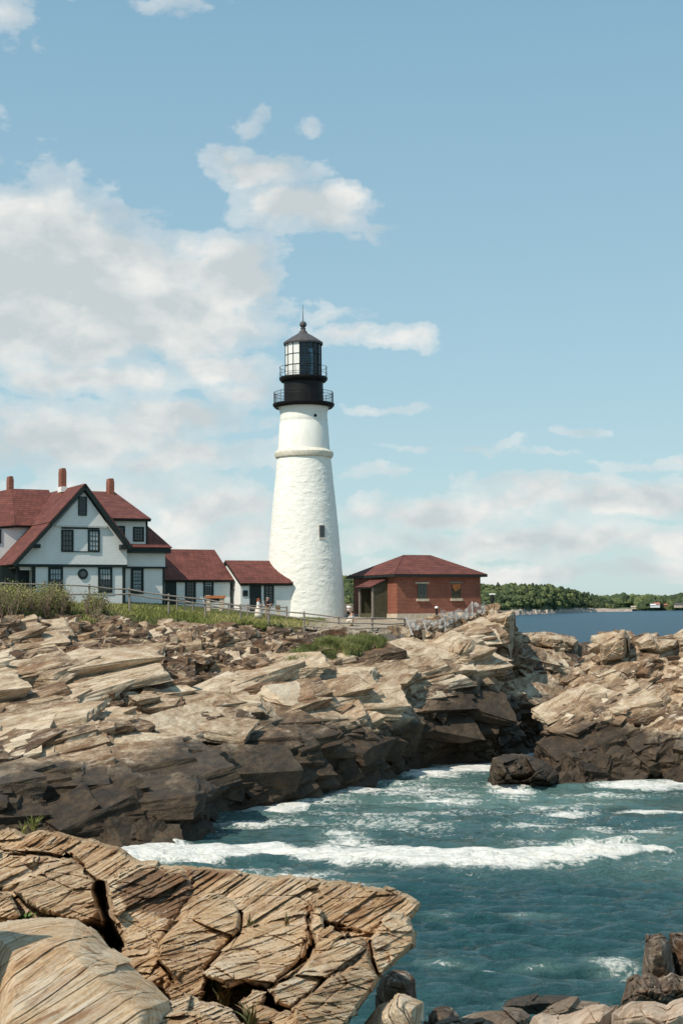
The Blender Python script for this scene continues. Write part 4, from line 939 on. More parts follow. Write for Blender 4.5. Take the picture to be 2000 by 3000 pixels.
# flared peak panel with toothed shingle edge
s0, zf = onW(*k1(478, 600), GW-0.16); s1, _ = onW(*k1(972, 608), GW-0.16)
mb = MB(); wallW(mb, [(s0+0.1, zf), (s1-0.1, zf), (apx[0]+0.02, under(apx[0])-0.12)], GW-0.16, 0.14); mb.build('gable_peak', M['white_wall'], house)
mb = MB(); n = 34
for i in range(n):
    x = s0+0.12+(s1-s0-0.3)*i/n; rectW(mb, x, x+0.07, zf-0.10, zf-0.001, GW-0.155, 0.12)
mb.build('shingle_edge', M['white'], house)
l0 = onW(*k1(300, 960), GW+0.12); 
mb = MB(); rectW(mb, l0[0], gr[0]-0.1, gz0-0.6, band_z-0.02, GW+0.12, 6.0); mb.build('lower_wall', M['white_wall'], house)
mb = MB(); rectW(mb, gl[0]-0.1, gr[0]+0.04, band_z-0.20, band_z+0.0, GW-0.03, 0.16); mb.build('band', M['trim'], house)
sx, _ = onW(*k1(1108, 965), GW+0.05); rectW
for xa, xb in ((gr[0]-0.30, gr[0]-0.08), (l0[0]-0.08, l0[0]+0.12)):
    mb = MB(); rectW(mb, xa, xb, gz0-0.6, band_z-0.2, GW+0.06, 0.2); mb.build('corner_board', M['trim'], house)
# eave returns
for (xa, ya, xb, yb) in ((262, 765, 362, 800), (1070, 770, 1175, 812)):
    a = onW(*k1(xa, ya), RW+0.1); b = onW(*k1(xb, yb), RW+0.1)
    mb = MB(); rectW(mb, a[0], b[0], b[1], a[1], RW+0.1, 0.5); mb.build('eave_return', M['trim'], house)
# gable windows
a = onW(*k1(543, 612), GW-0.02); b = onW(*k1(880, 636), GW-0.02)
mb = MB(); rectW(mb, a[0], b[0], b[1], a[1], GW-0.06, 0.08); mb.build('window_trim', M['trim'], house); mb = MB(); a2 = onW(*k1(648, 828), GW); b2 = onW(*k1(780, 838), GW); rectW(mb, a2[0], b2[0], b2[1], a2[1], GW-0.05, 0.07); mb.build('window_trim', M['trim'], house)
windowW(house, GW, k1, 543, 637, 650, 836, fr=0.13, cols=3, rows=2)
windowW(house, GW, k1, 777, 637, 882, 838, fr=0.13, cols=3, rows=2, curtain=0.98)
windowW(house, GW-0.16, k1, 692, 345, 768, 516, fr=0.08, cols=1, rows=6, name='louvre')
windowW(house, GW+0.12, k1, 428, 968, 556, 1195, fr=0.16, cols=4, rows=2, curtain=0.5)
windowW(house, GW+0.12, k1, 868, 968, 992, 1195, fr=0.16, cols=4, rows=2, curtain=0.5)
# arched opening
ac = onW(*k1(734, 1030), GW+0.1); ar = (onW(*k1(779, 1030), GW+0.1)[0]-onW(*k1(689, 1030), GW+0.1)[0])/2
mb = MB(); wallW(mb, [(ac[0]+ar*math.cos(t_), ac[1]+ar*math.sin(t_)) for t_ in np.linspace(0, 2*math.pi, 24, endpoint=False)], GW+0.05, 0.1); ob = mb.build('round_window', M['trim'], house)
mb = MB(); wallW(mb, [(ac[0]+(ar-.16)*math.cos(t_), ac[1]+(ar-.16)*math.sin(t_)) for t_ in np.linspace(0, 2*math.pi, 24, endpoint=False)], GW+0.03, 0.02); mb.build('pane', M['glass'], ob)
# veranda on the left, in the shade of the roof
a = onW(*k1(130, 985), GW+0.6)
mb = MB(); rectW(mb, le[0]-2.5, l0[0]-0.1, gz0-0.6, band_z-0.28, GW+0.9, 0.2); mb.build('veranda_wall', M['trim'], house)
p0 = onW(*k1(178, 962), GW+0.3); p1 = onW(*k1(276, 996), GW+0.3)
mb = MB(); rectW(mb, p0[0], p1[0], p1[1], p0[1], GW+0.3, 0.1); mb.build('veranda_panel', M['white_wall'], house)
for xa, xb in ((p0[0]-0.3, p0[0]-0.12), (le[0]-0.6, le[0]-0.45)):
    mb = MB(); rectW(mb, xa, xb, gz0-.6, band_z-0.2, GW+0.25, 0.15); mb.build('veranda_post', M['trim'], house)
# side walls under the left eave
mb = MB(); mb.prism([L(gl[0]+0.3, GW+0.2, band_z-0.2), L(gl[0]+0.3, GW+BK-1.5, band_z-0.2), L(gl[0]+0.3, GW+BK-1.5, under(gl[0]+0.3)), L(gl[0]+0.3, GW+0.2, under(gl[0]+0.3))], E1*0.2); mb.build('side_wall', M['white_wall'], house)
# cross wing (ridge parallel to the front)
CW = GW-0.6+8.3
rl = onW(*k1(108, 278), CW); rr2 = onW(*k1(1012, 318), CW); rz = (onW(*k1(310, 281), CW)[1]+rr2[1])/2
WW_ = -2.6; we = WW_-0.75; er = onW(*k1(1336, 549), we); el_ = onW(*k1(-40, 600), 0.4)
def quad_roof(name, pts, m, parent, th=0.16, trim=True):
    ps = [Vector(p) for p in pts]; n = (ps[1]-ps[0]).cross(ps[2]-ps[0]).normalized()
    if n.z < 0: n = -n
    if trim: mb = MB(); mb.prism([p-n*0.003 for p in ps], -n*th); mb.build('fascia', M['trim'], parent)
    mb = MB(); mb.prism(ps, n*0.06); mb.build(name, M[m], parent)
# right front face + hip end of the cross wing, resting on the dormer
sR0 = onW(*k1(1000, 545), we)[0]; sR1 = er[0]; zR = er[1]; wB = CW+(CW-we)
quad_roof('roof', [L(apx[0]+0.5, CW, rz), L(rr2[0], CW, rz), L(sR1, we, zR), L(apx[0]+2.4, we, zR)], 'roof', house)
quad_roof('roof', [L(rr2[0], CW, rz), L(sR1, wB, zR), L(sR1, we, zR)], 'roof', house)
quad_roof('roof', [L(apx[0]+0.5, CW, rz), L(apx[0]+0.5, wB, zR), L(sR1, wB, zR), L(rr2[0], CW, rz)], 'roof', house, trim=False)
# left part
zl = el_[1]
quad_roof('roof', [L(rl[0], CW, rz), L(apx[0]-0.3, CW, rz), L(apx[0]-0.3, 0.4, zl), L(rl[0]-0.7, 0.4, zl)], 'roof', house)
quad_roof('roof', [L(rl[0], CW, rz), L(rl[0]-0.7, 0.4, zl), L(rl[0]-5.0, 2.2, zl-0.4), L(rl[0]-4, CW+1, rz-0.9)], 'roof', house)
mb = MB(); mb.prism([L(rl[0]-5, 0.9, band_z), L(apx[0]-1, 0.9, band_z), L(apx[0]-1, 0.9, zl-0.1), L(rl[0]-5, 0.9, zl-0.1)], E2*5); mb.build('dormer_wall', M['white_wall'], house)
windowW(house, 0.9, k1, -22, 630, 12, 760, fr=0.1)
# dormer on the right with its window
DW = WW_-0.25; d0 = onW(*k1(1010, 570), DW); d1_ = onW(*k1(1302, 758), DW)
mb = MB(); mb.prism([L(apx[0]+2.0, DW, d1_[1]-0.5), L(d1_[0], DW, d1_[1]-0.5), L(d1_[0], DW, zR-0.08), L(apx[0]+2.0, DW, zR-0.08)], E2*6); mb.build('dormer', M['white_wall'], house)
windowW(house, DW, k1, 1176, 612, 1272, 745, fr=0.13, cols=3, rows=2)
windowW(house, DW, k1, 1040, 605, 1104, 748, fr=0.13, cols=2, rows=2)
mb = MB(); rectW(mb, d1_[0]-0.12, d1_[0]+0.03, d1_[1]-0.2, zR-0.1, DW-0.03, 0.1); mb.build('corner_board', M['trim'], house)
# lower right wing: body, roof
WW = -2.6; w1c = onW(*k1(1452, 970), WW); wtop = onW(*k1(1452, 842), WW); wb = onW(*k1(1300, 965), WW)
mb = MB(); rectW(mb, gr[0]-0.5, w1c[0], gz0-0.6, wb[1]-0.06, WW+0.1, 8.5); mb.build('wing_lower_wall', M['white_wall'], house)
mb = MB(); rectW(mb, gr[0]-0.5, w1c[0]+0.08, wb[1], wtop[1]+0.3, WW, 8.7); mb.build('wing_upper_wall', M['white_wall'], house)
mb = MB(); rectW(mb, gr[0]+0.0, w1c[0]+0.22, wb[1]-0.14, wb[1], WW-0.10, 8.9); mb.build('band', M['trim'], house)
for xa, xb in ((w1c[0]-0.10, w1c[0]+0.05), (gr[0]+0.06, gr[0]+0.18)):
    mb = MB(); rectW(mb, xa, xb, gz0-0.6, wb[1]-0.14, WW+0.05, 0.2); mb.build('corner_board', M['trim'], house)
windowW(house, WW+0.1, k1, 1156, 975, 1268, 1206, fr=0.2, cols=4, rows=3, curtain=0.98)
e0 = onW(*k1(1165, 800), WW-0.55); e1_ = onW(*k1(1520, 802), WW-0.55); ez = e1_[1]; tz = onW(*k1(1345, 560), 0.6)[1]
ti = 1.9
mb = MB(); mb.prism([L(gr[0]-0.6, WW-0.5, ez-0.38), L(e1_[0]-0.05, WW-0.5, ez-0.38), L(e1_[0]-0.05, WW-0.5, ez-0.02), L(gr[0]-0.6, WW-0.5, ez-0.02)], E2*9.5); mb.build('eave', M['trim'], house)
sm = onW(*k1(1392, 590), 0.1)[0]
quad_roof('roof', [L(gr[0]-2.5, WW-0.55, ez), L(e1_[0], WW-0.55, ez), L(e1_[0]-1.45, WW+2.5, tz), L(gr[0]-2.5, WW+2.5, tz)], 'roof', house, trim=False)
quad_roof('roof', [L(e1_[0], WW-0.55, ez), L(e1_[0], WW+9.0, ez), L(e1_[0]-1.45, WW+6.5, tz), L(e1_[0]-1.45, WW+2.5, tz)], 'roof', house, trim=False)
quad_roof('roof', [L(gr[0]-2.5, WW+2.5, tz), L(e1_[0]-1.45, WW+2.5, tz), L(e1_[0]-2.6, WW+4.5, tz+0.35), L(gr[0]-2.5, WW+4.5, tz+0.35)], 'roof', house, trim=False)
# chimneys
chimney(house, k1, 925, 1012, 183, 335, CW-0.9, 0.8)
chimney(house, k1, 500, 590, 92, 262, RW+4.2, 0.8)
chimney(house, k1, 38, 125, 163, 300, CW+0.2, 0.8)
# small triangular vent on the left roof slope
d_ = L(lk[0], 0, lk[1])-L(le[0], 0, le[1]); nr_ = E2.cross(d_).normalized(); kk = nr_.dot(L(le[0], 0, le[1]+0.07)-T0)
q_ = hit(*k1(192, 672), nr_, kk); c_ = L(*q_)
mb = MB(); b0 = c_-E1*0.30; mb.prism([b0-E2*0.62, b0+E2*0.62, b0+Vector((0, 0, 0.92))], E1*0.10); ov = mb.build('roof_vent', M['white'], house)
for sg_ in (-1, 1):
    mb = MB(); t0_ = b0+Vector((0, 0, 0.97))-E1*0.05; mb.prism([t0_, b0+E2*0.68*sg_-E1*0.05, b0+E2*0.68*sg_+E1*0.55, t0_+E1*1.0], E2*0.05*sg_); mb.build('vent_roof', M['roof'], ov)

# ---------------- connecting buildings
def gable_block(name, label, w0, depth, sl, sr, zeave, zridge, zbase, eave=0.3, left_over=0.0, right_over=0.0, ridge_frac=0.5):
    b = empty(name, L((sl+sr)/2, w0, zbase)); tag(b, label, 'building')
    wr = w0+depth*ridge_frac
    mb = MB(); mb.prism([L(sl, w0, zbase-0.6), L(sl, w0+depth, zbase-0.6), L(sl, w0+depth, zeave-0.05), L(sl, wr, zridge-0.22), L(sl, w0, zeave-0.05)], E1*(sr-sl)); mb.build('wall', M['white_wall'], b)
    a0, a1 = sl-left_over, sr+right_over; k = (zridge-zeave)/(depth*ridge_frac); ze = zeave-k*eave+0.1
    for (wa, wb_) in ((w0-eave, wr), (w0+depth+eave, wr)):
        quad_roof('roof', [L(a0, wa, ze), L(a1, wa, ze), L(a1, wb_, zridge+0.08), L(a0, wb_, zridge+0.08)], 'roof', b, th=0.18)
    return b
B1w = -0.9
s0, z_e = onW(*k2(570, 352), B1w-0.3); s1_, z_r = onW(*k2(505, 145), B1w+3.6)
sr1 = onW(*k2(566, 400), B1w)[0]; sl1 = w1c[0]-0.6
_, zb1 = onW(*k2(400, 590), B1w)
b1 = gable_block('passage_building', 'low white building with red roof between the big house and the small tower annex', B1w, 7.2, sl1, sr1, z_e-0.05, z_r, zb1-0.3, right_over=0.12)
def boardW(par, kf, x0, y0, x1, y1, w, name, m='trim', th=0.05, pr=0.05):
    a = onW(*kf(x0, y0), w); b_ = onW(*kf(x1, y1), w); mb = MB(); rectW(mb, a[0], b_[0], b_[1], a[1], w-pr, th+pr); return mb.build(name, M[m], par)
windowW(b1, B1w, k2, 215, 368, 296, 545, fr=0.16, cols=3, rows=3)
windowW(b1, B1w, k2, 355, 368, 432, 500, fr=0.14, cols=3, rows=3, curtain=0.3)
boardW(b1, k2, 62, 372, 148, 560, B1w, 'door')
boardW(b1, k2, 60, 350, 570, 374, B1w, 'band'); boardW(b1, k2, 560, 374, 571, 600, B1w, 'corner_board')
B2w = -2.2
sl2 = onW(*k2(640, 420), B2w)[0]; sr2 = onW(*k2(1010, 560), B2w)[0]+1.2; s_, z_e = onW(*k2(630, 378), B2w-0.3)
wr2 = B2w+2.7; z_r = onW(*k2(700, 227), wr2)[1]; zb2 = onW(*k2(700, 612), B2w)[1]
b2 = gable_block('tower_annex', 'small white building with red roof joined to the foot of the lighthouse', B2w, 5.4, sl2, sr2, z_e-0.05, z_r, zb2-0.5, left_over=0.12, right_over=-1.0)
boardW(b2, k2, 708, 402, 797, 600, B2w, 'door'); windowW(b2, B2w, k2, 818, 402, 893, 545, fr=0.12, cols=2, rows=3)
boardW(b2, k2, 655, 443, 694, 488, B2w, 'vent'); boardW(b2, k2, 630, 378, 1046, 396, B2w, 'band')
a = onS(*k2(578, 400), sl2); c_ = onS(*k2(596, 432), sl2)
mb = MB(); mb.prism([L(sl2-0.12, a[0], a[1]), L(sl2-0.12, c_[0], a[1]), L(sl2-0.12, c_[0], c_[1]), L(sl2-0.12, a[0], c_[1])], E1*0.15); mb.build('meter_box', M['wood'], b2)

# ---------------- lighthouse tower
TB = 9.35; PXM = 116/4167.0
tower = empty('lighthouse', (TX, TY, TB)); tag(tower, 'tall tapering white lighthouse tower with black lantern room and two railed galleries', 'lighthouse')
def tz_(v): return float(P(890.0, float(v), TY)[2])
def tr_(px): return px*PXM
# tapered masonry shaft with hand-laid stone relief
nz_, na_ = 330, 300
zb_, zt_ = 8.6, tz_(1340)
zz_ = np.linspace(zb_, zt_, nz_); aa_ = np.linspace(0, 2*math.pi, na_, endpoint=False)
rad = np.interp(zz_, [zb_, tz_(1808), tz_(1646), tz_(1500), zt_], [tr_(120), tr_(119), tr_(107.5), tr_(95), tr_(78.5)])
AA, ZZ = np.meshgrid(aa_, zz_); RRd = np.repeat(rad[:, None], na_, 1)
pp = np.stack([RRd*np.cos(AA), RRd*np.sin(AA), ZZ], -1)
stf = np.eye(3); F1, F2, r_, of_ = worley(pp/np.array([0.55, 0.55, 0.30]) + 0.35*np.stack([fbm(pp*1.3+k*5, 2, 90+k) for k in range(3)], -1), 93)
sd = 0.030*r_[0]*2 - 0.022*np.clip(1-(F2-F1)/0.4, 0, 1)**2 + 0.035*fbm(pp*2.6, 4, 94) + 0.04*fbm(pp*0.7, 2, 95)
sd *= 0.30+0.22*vnoise(pp*0.35, 97)
RRd = RRd+sd; V_ = np.stack([TX+RRd*np.cos(AA), TY+RRd*np.sin(AA), ZZ], -1)
j = np.arange(na_); fc_ = []
for i in range(nz_-1): fc_.append(np.stack([i*na_+j, i*na_+(j+1) % na_, (i+1)*na_+(j+1) % na_, (i+1)*na_+j], 1))
o = npmesh('shaft', V_, np.concatenate(fc_), M['tower'], smooth_=True); o.parent = tower; o.data.transform(parent_world(tower).inverted())
def lat(name, prof, m, n=64, sm=True, par=tower, a0=0.0):
    mb = MB(); mb.lathe([(r, z) for r, z in prof], (TX, TY, 0), n, a0); o = mb.build(name, M[m], par); 
    if sm:
        o.data.polygons.foreach_set('use_smooth', [True]*len(o.data.polygons))
        md = o.modifiers.new('split', 'EDGE_SPLIT'); md.split_angle = R(35)
    return o
Z = tz_
lat('stone_belt', [(tr_(76), Z(1346)), (tr_(84), Z(1341)), (tr_(86.5), Z(1334)), (tr_(86.5), Z(1327)), (tr_(84), Z(1324)), (tr_(76), Z(1318))], 'belt')
lat('upper_shaft', [(tr_(76), Z(1330)), (tr_(76), Z(1318)), (tr_(71.5), Z(1243)), (tr_(70.3), Z(1240)), (tr_(70.3), Z(1234)), (tr_(71), Z(1232)), (tr_(69), Z(1222)), (tr_(69.5), Z(1212)), (tr_(71.5), Z(1203)), (tr_(76), Z(1192)), (tr_(77), Z(1186))], 'tower_smooth')
lat('gallery', [(tr_(62), Z(1186)), (tr_(80), Z(1196)), (tr_(84), Z(1196)), (tr_(90), Z(1190)), (tr_(91), Z(1186)), (tr_(91), Z(1184)), (tr_(60), Z(1183))], 'iron')
lat('watch_room', [(tr_(58), Z(1186)), (tr_(58), Z(1122)), (tr_(59), Z(1121)), (tr_(59), Z(1114)), (tr_(50), Z(1113))], 'iron')
lat('lantern_gallery', [(tr_(56), Z(1114)), (tr_(62), Z(1119)), (tr_(66), Z(1119)), (tr_(71), Z(1113)), (tr_(71.5), Z(1110)), (tr_(71.5), Z(1107)), (tr_(50), Z(1106))], 'iron')
NL = 16; A0 = R(-90)-R(10)
RL = tr_(54)
for k in range(NL):
    mb = MB(); a = A0+2*math.pi*k/NL; c = Vector((TX+RL*math.cos(a), TY+RL*math.sin(a), 0)); mb.bar(c+Vector((0, 0, Z(1107))), c+Vector((0, 0, Z(1009))), 0.028, 6)
    mb.build('glazing_post', M['iron'], tower)
for vz_ in (1042, 1073):
    mb = MB()
    for k in range(NL):
        a, b = A0+2*math.pi*k/NL, A0+2*math.pi*(k+1)/NL; mb.bar((TX+RL*math.cos(a), TY+RL*math.sin(a), Z(vz_)), (TX+RL*math.cos(b), TY+RL*math.sin(b), Z(vz_)), 0.022, 5)
    mb.build('glazing_bar', M['iron'], tower)
def panel(k0, k1_, m, name, r=RL-0.03):
    mb = MB()
    for k in range(k0, k1_):
        a, b = A0+2*math.pi*k/NL, A0+2*math.pi*(k+1)/NL
        q = [(r*math.cos(a), r*math.sin(a)), (r*math.cos(b), r*math.sin(b))]
        n_ = Vector((math.cos((a+b)/2), math.sin((a+b)/2), 0))
        mb.prism([(TX+q[0][0], TY+q[0][1], Z(1106)), (TX+q[1][0], TY+q[1][1], Z(1106)), (TX+q[1][0], TY+q[1][1], Z(1009)), (TX+q[0][0], TY+q[0][1], Z(1009))], n_*-0.03)
    return mb.build(name, M[m], tower)
panel(-8, 0, 'white', 'white_panel'); panel(0, 8, 'clear', 'lantern_glass')
panel(1, 8, 'iron', 'dark_panel', RL-0.25) if False else None
M['lens_ring'] = mat('prism glass ring', (0.45, 0.55, 0.60), 0.12, 0.0, 0.8)[0]
# lens inside
lens = lat('lens', [(0.05, Z(1104)), (0.42, Z(1100)), (0.62, Z(1085)), (0.68, Z(1060)), (0.62, Z(1036)), (0.40, Z(1022)), (0.05, Z(1018))], 'glass', 24)
for vz_ in np.linspace(1022, 1100, 12):
    mb = MB(); rr = float(np.interp(vz_, [1022, 1036, 1060, 1085, 1100], [0.40, 0.62, 0.68, 0.62, 0.42]))
    mb.lathe([(rr+0.03, Z(vz_)-0.045), (rr+0.05, Z(vz_)), (rr+0.03, Z(vz_)+0.045)], (TX, TY, 0), 24); mb.build('prism', M['lens_ring'], lens)
lat('lantern_roof', [(tr_(52), Z(1010)), (tr_(58.5), Z(1011)), (tr_(59.5), Z(1006)), (tr_(57), Z(1003)), (tr_(34), Z(988)), (tr_(13), Z(976)), (tr_(12.5), Z(972)), (tr_(9), Z(971)), (tr_(6.5), Z(964)), (tr_(6.5), Z(963))], 'lead', 16, False, a0=A0)
lat('vent_ball', [(tr_(6.5), Z(965)), (tr_(8), Z(963.5)), (tr_(8), Z(962)), (tr_(6), Z(961.5))] + [(tr_(10.3)*math.sin(t_), Z(951)-tr_(10.3)*math.cos(t_)) for t_ in np.linspace(0.55, 3.1, 14)], 'lead', 24)
mb = MB(); mb.bar((TX, TY, Z(942)), (TX, TY, Z(893)), 0.035, 6, 0.012); mb.build('lightning_rod', M['iron'], tower)
def railing(name, r, z0, z1, rails, n, rp=0.02, nb=0, ext=None):
    N_ = 48; oo = []
    for zr in rails:
        mb = MB()
        for k in range(N_):
            a, b = 2*math.pi*k/N_, 2*math.pi*(k+1)/N_; mb.bar((TX+r*math.cos(a), TY+r*math.sin(a), zr), (TX+r*math.cos(b), TY+r*math.sin(b), zr), 0.019, 5)
        oo.append(mb.build(name if not oo else 'rail', M['iron'], oo[0] if oo else tower))
    o = oo[0]
    for k in range(n):
        mb = MB(); a = 2*math.pi*(k+0.4)/n; mb.bar((TX+r*math.cos(a), TY+r*math.sin(a), z0), (TX+r*math.cos(a), TY+r*math.sin(a), z1+0.05), 0.02, 6); mb.build('railing_post', M['iron'], o)
    if nb:
        for k in range(nb): a = 2*math.pi*k/nb; mb = MB(); mb.bar((TX+r*math.cos(a), TY+r*math.sin(a), z0), (TX+r*math.cos(a), TY+r*math.sin(a), z1), 0.010, 4); mb.build('baluster', M['iron'], o)
railing('gallery_railing', tr_(87.5), Z(1184), Z(1151), [Z(1151), Z(1160)], 12, nb=96)
railing('lantern_railing', tr_(70), Z(1107), Z(1077), [Z(1077), Z(1096)], 12)
# tower window and porthole, on the tapering wall facing us
def on_tower(u, v, px):
    r = Vector(ray(float(u), float(v))); o = Vector((0, 0, EYE)); lo, hi = 105.0, 116.0
    rr = tr_(px)
    for _ in range(40):
        md = (lo+hi)/2; p = o+r*(md/r.y)
        if math.hypot(p.x-TX, p.y-TY) > rr: lo = md
        else: hi = md
    p = o+r*(hi/r.y); n = Vector((p.x-TX, p.y-TY, 0)).normalized(); return p, n
p, n = on_tower(942, 1557, 99.5); tn = Vector((-n.y, n.x, 0)); up = Vector((0, 0, 1))
def on_panel(mb, p, n, w_, h_, off, th): tn = Vector((-n.y, n.x, 0)); c = p+n*off; mb.prism([c-tn*w_/2-up*h_/2, c+tn*w_/2-up*h_/2, c+tn*w_/2+up*h_/2, c-tn*w_/2+up*h_/2], -n*th)
mb = MB(); on_panel(mb, p, n, 0.50, 1.02, 0.09, 0.3); ow = mb.build('window', M['wood'], tower)
mb = MB(); on_panel(mb, p, n, 0.36, 0.88, 0.10, 0.05); mb.build('pane', M['glass'], ow)
mb = MB(); on_panel(mb, p-up*0.56, n, 0.62, 0.12, 0.14, 0.3); mb.build('sill', M['belt'], ow)
p, n = on_tower(923, 1217, 69.5); mb = MB(); mb.bar(p+n*0.05, p-n*0.2, 0.125, 14); ow = mb.build('porthole', M['iron'], tower)

# ---------------- brick building
BC = onW(*k4(550, 660), 0.0)
SB, WB = 5.15, -6.1
BR = empty('brick_building', L(SB+4, WB+3, 9.2)); tag(BR, 'red brick building with hipped red roof to the right of the lighthouse', 'building')
zc = onW(*k4(550, 658), WB)[1]; zeB = onW(*k4(700, 317), WB-0.35)[1]
sB1 = onW(*k4(1288, 500), WB)[0]; wB1 = onS(*k4(168, 500), SB)[0]
SB = onW(*k4(551, 500), WB)[0]
wB1 = onS(*k4(166, 500), SB)[0]
mb = MB(); mb.prism([L(SB, WB, zc), L(sB1, WB, zc), L(sB1, wB1, zc), L(SB, wB1, zc)], (0, 0, zeB-0.02-zc)); mb.build('wall', M['brick'], BR)
mb = MB(); mb.prism([L(SB-0.08, WB-0.08, zc-1.2), L(sB1+0.08, WB-0.08, zc-1.2), L(sB1+0.08, wB1+.08, zc-1.2), L(SB-0.08, wB1+.08, zc-1.2)], (0, 0, 1.2)); mb.build('footing', M['concrete'], BR)
oh = 0.42; a0_, a1_, c0_, c1_ = SB-oh, sB1+oh, WB-oh, wB1+oh
mb = MB(); mb.prism([L(a0_, c0_, zeB-0.12), L(a1_, c0_, zeB-0.12), L(a1_, c1_, zeB-0.12), L(a0_, c1_, zeB-0.12)], (0, 0, 0.16)); mb.build('eave', M['trim'], BR)
wm = (WB+wB1)/2; sm0, zrB = onW(*k4(610, 143), wm); sm1, _ = onW(*k4(845, 146), wm)
zz0 = zeB+0.045
for q in ([L(a0_, c0_, zz0), L(a1_, c0_, zz0), L(sm1, wm, zrB), L(sm0, wm, zrB)], [L(a1_, c0_, zz0), L(a1_, c1_, zz0), L(sm1, wm, zrB)],
          [L(a1_, c1_, zz0), L(a0_, c1_, zz0), L(sm0, wm, zrB), L(sm1, wm, zrB)], [L(a0_, c1_, zz0), L(a0_, c0_, zz0), L(sm0, wm, zrB)]):
    quad_roof('roof', q, 'roof', BR, trim=False)
def brick_window(x0, y0, x1, y1, broken):
    a = onW(*k4(x0, y0), WB); b_ = onW(*k4(x1, y1), WB)
    mb = MB(); rectW(mb, a[0], b_[0], b_[1], a[1], WB-0.03, 0.06); o = mb.build('window', M['green_wood'], BR)
    mb = MB(); rectW(mb, a[0]+0.07, b_[0]-0.07, b_[1]+0.07, a[1]-0.07, WB-0.036, 0.02); mb.build('pane', M['glass'] if not broken else M['green_wood'], o)
    mb = MB()
    for i in (1, 2): x = a[0]+(b_[0]-a[0])*i/3; rectW(mb, x-.025, x+.025, b_[1]+.05, a[1]-.05, WB-0.06, 0.02)
    for i in (1, 2, 3, 4): y = b_[1]+(a[1]-b_[1])*i/5; rectW(mb, a[0]+.05, b_[0]-.05, y-.025, y+.025, WB-0.063, 0.02)
    mb.build('muntin', M['green_wood'], o)
    if broken:
        mb = MB(); zm = b_[1]+(a[1]-b_[1])*0.45
        mb.prism([L(a[0]+0.05, WB-0.09, zm+0.35), L(a[0]+0.32, WB-0.09, zm), L(b_[0]-0.1, WB-0.09, zm+0.25), L(b_[0]-0.05, WB-0.09, a[1]-0.05), L(a[0]+0.05, WB-0.09, a[1]-0.05)], E2*0.03); mb.build('broken_board', M['orange'], o)
    mb = MB(); rectW(mb, a[0]-0.12, b_[0]+0.12, b_[1]-0.2, b_[1], WB-0.14, 0.2); mb.build('sill', M['concrete'], o)
    mb = MB(); rectW(mb, a[0]-0.2, b_[0]+0.2, a[1], a[1]+0.11, WB-0.05, 0.1); mb.build('lintel', M['concrete'] if not broken else M['wood'], o)
brick_window(730, 391, 815, 525, False); brick_window(1030, 388, 1112, 522, True)
# porch on the left wall
wp1 = onS(*k4(415, 500), SB)[0]; zpt = onS(*k4(415, 352), SB)[1]; wp2 = onS(*k4(290, 352), SB)[0]
s_p = SB-1.35
w_p1 = onS(*k4(337, 600), s_p)[0]; w_p2 = onS(*k4(218, 600), s_p)[0]; zpe = onS(*k4(325, 424), s_p-0.2)[1]
zg = zc-0.3
mb = MB(); mb.prism([L(s_p, w_p1, zg), L(SB, w_p1, zg), L(SB, w_p1, zpt-0.15), L(s_p, w_p1, zpe-0.05)], E2*0.08); mb.build('porch_side', M['green_wood'], BR)
mb = MB(); mb.prism([L(s_p, w_p2, zg), L(SB, w_p2, zg), L(SB, w_p2, zpt-0.15), L(s_p, w_p2, zpe-0.05)], E2*0.08); mb.build('porch_side', M['green_wood'], BR)
for ww in (w_p1, w_p2-0.1):
    mb = MB(); mb.prism([L(s_p-0.06, ww-0.03, zg), L(s_p+0.08, ww-0.03, zg), L(s_p+0.08, ww-0.03, zpe), L(s_p-0.06, ww-0.03, zpe)], E2*0.14); mb.build('porch_post', M['wood'], BR)
mb = MB(); mb.prism([L(s_p-0.05, w_p1, zg), L(s_p+.05, w_p1, zg), L(s_p+.05, w_p1, zg+0.35), L(s_p-.05, w_p1, zg+0.35)], E2*(w_p2-w_p1)); mb.build('porch_step', M['green_wood'], BR)
quad_roof('porch_roof', [L(s_p-0.3, w_p1-0.15, zpe), L(SB-0.003, w_p1-0.15, zpt), L(SB-0.003, w_p2+0.15, zpt), L(s_p-0.3, w_p2+0.15, zpe)], 'roof', BR, th=0.1)
mb = MB(); mb.prism([L(SB-0.02, w_p1+0.3, zg), L(SB-0.02, w_p2-0.3, zg), L(SB-0.02, w_p2-0.3, zpe-0.2), L(SB-0.02, w_p1+0.3, zpe-0.2)], E1*-0.05); mb.build('door', M['trim'], BR)
a = onS(*k4(430, 575), SB); c_ = onS(*k4(462, 632), SB)
mb = MB(); mb.prism([L(SB-0.2, a[0], a[1]), L(SB-0.2, c_[0], a[1]), L(SB-0.2, c_[0], c_[1]), L(SB-0.2, a[0], c_[1])], E1*0.2); mb.build('meter_box', M['brown'], BR)

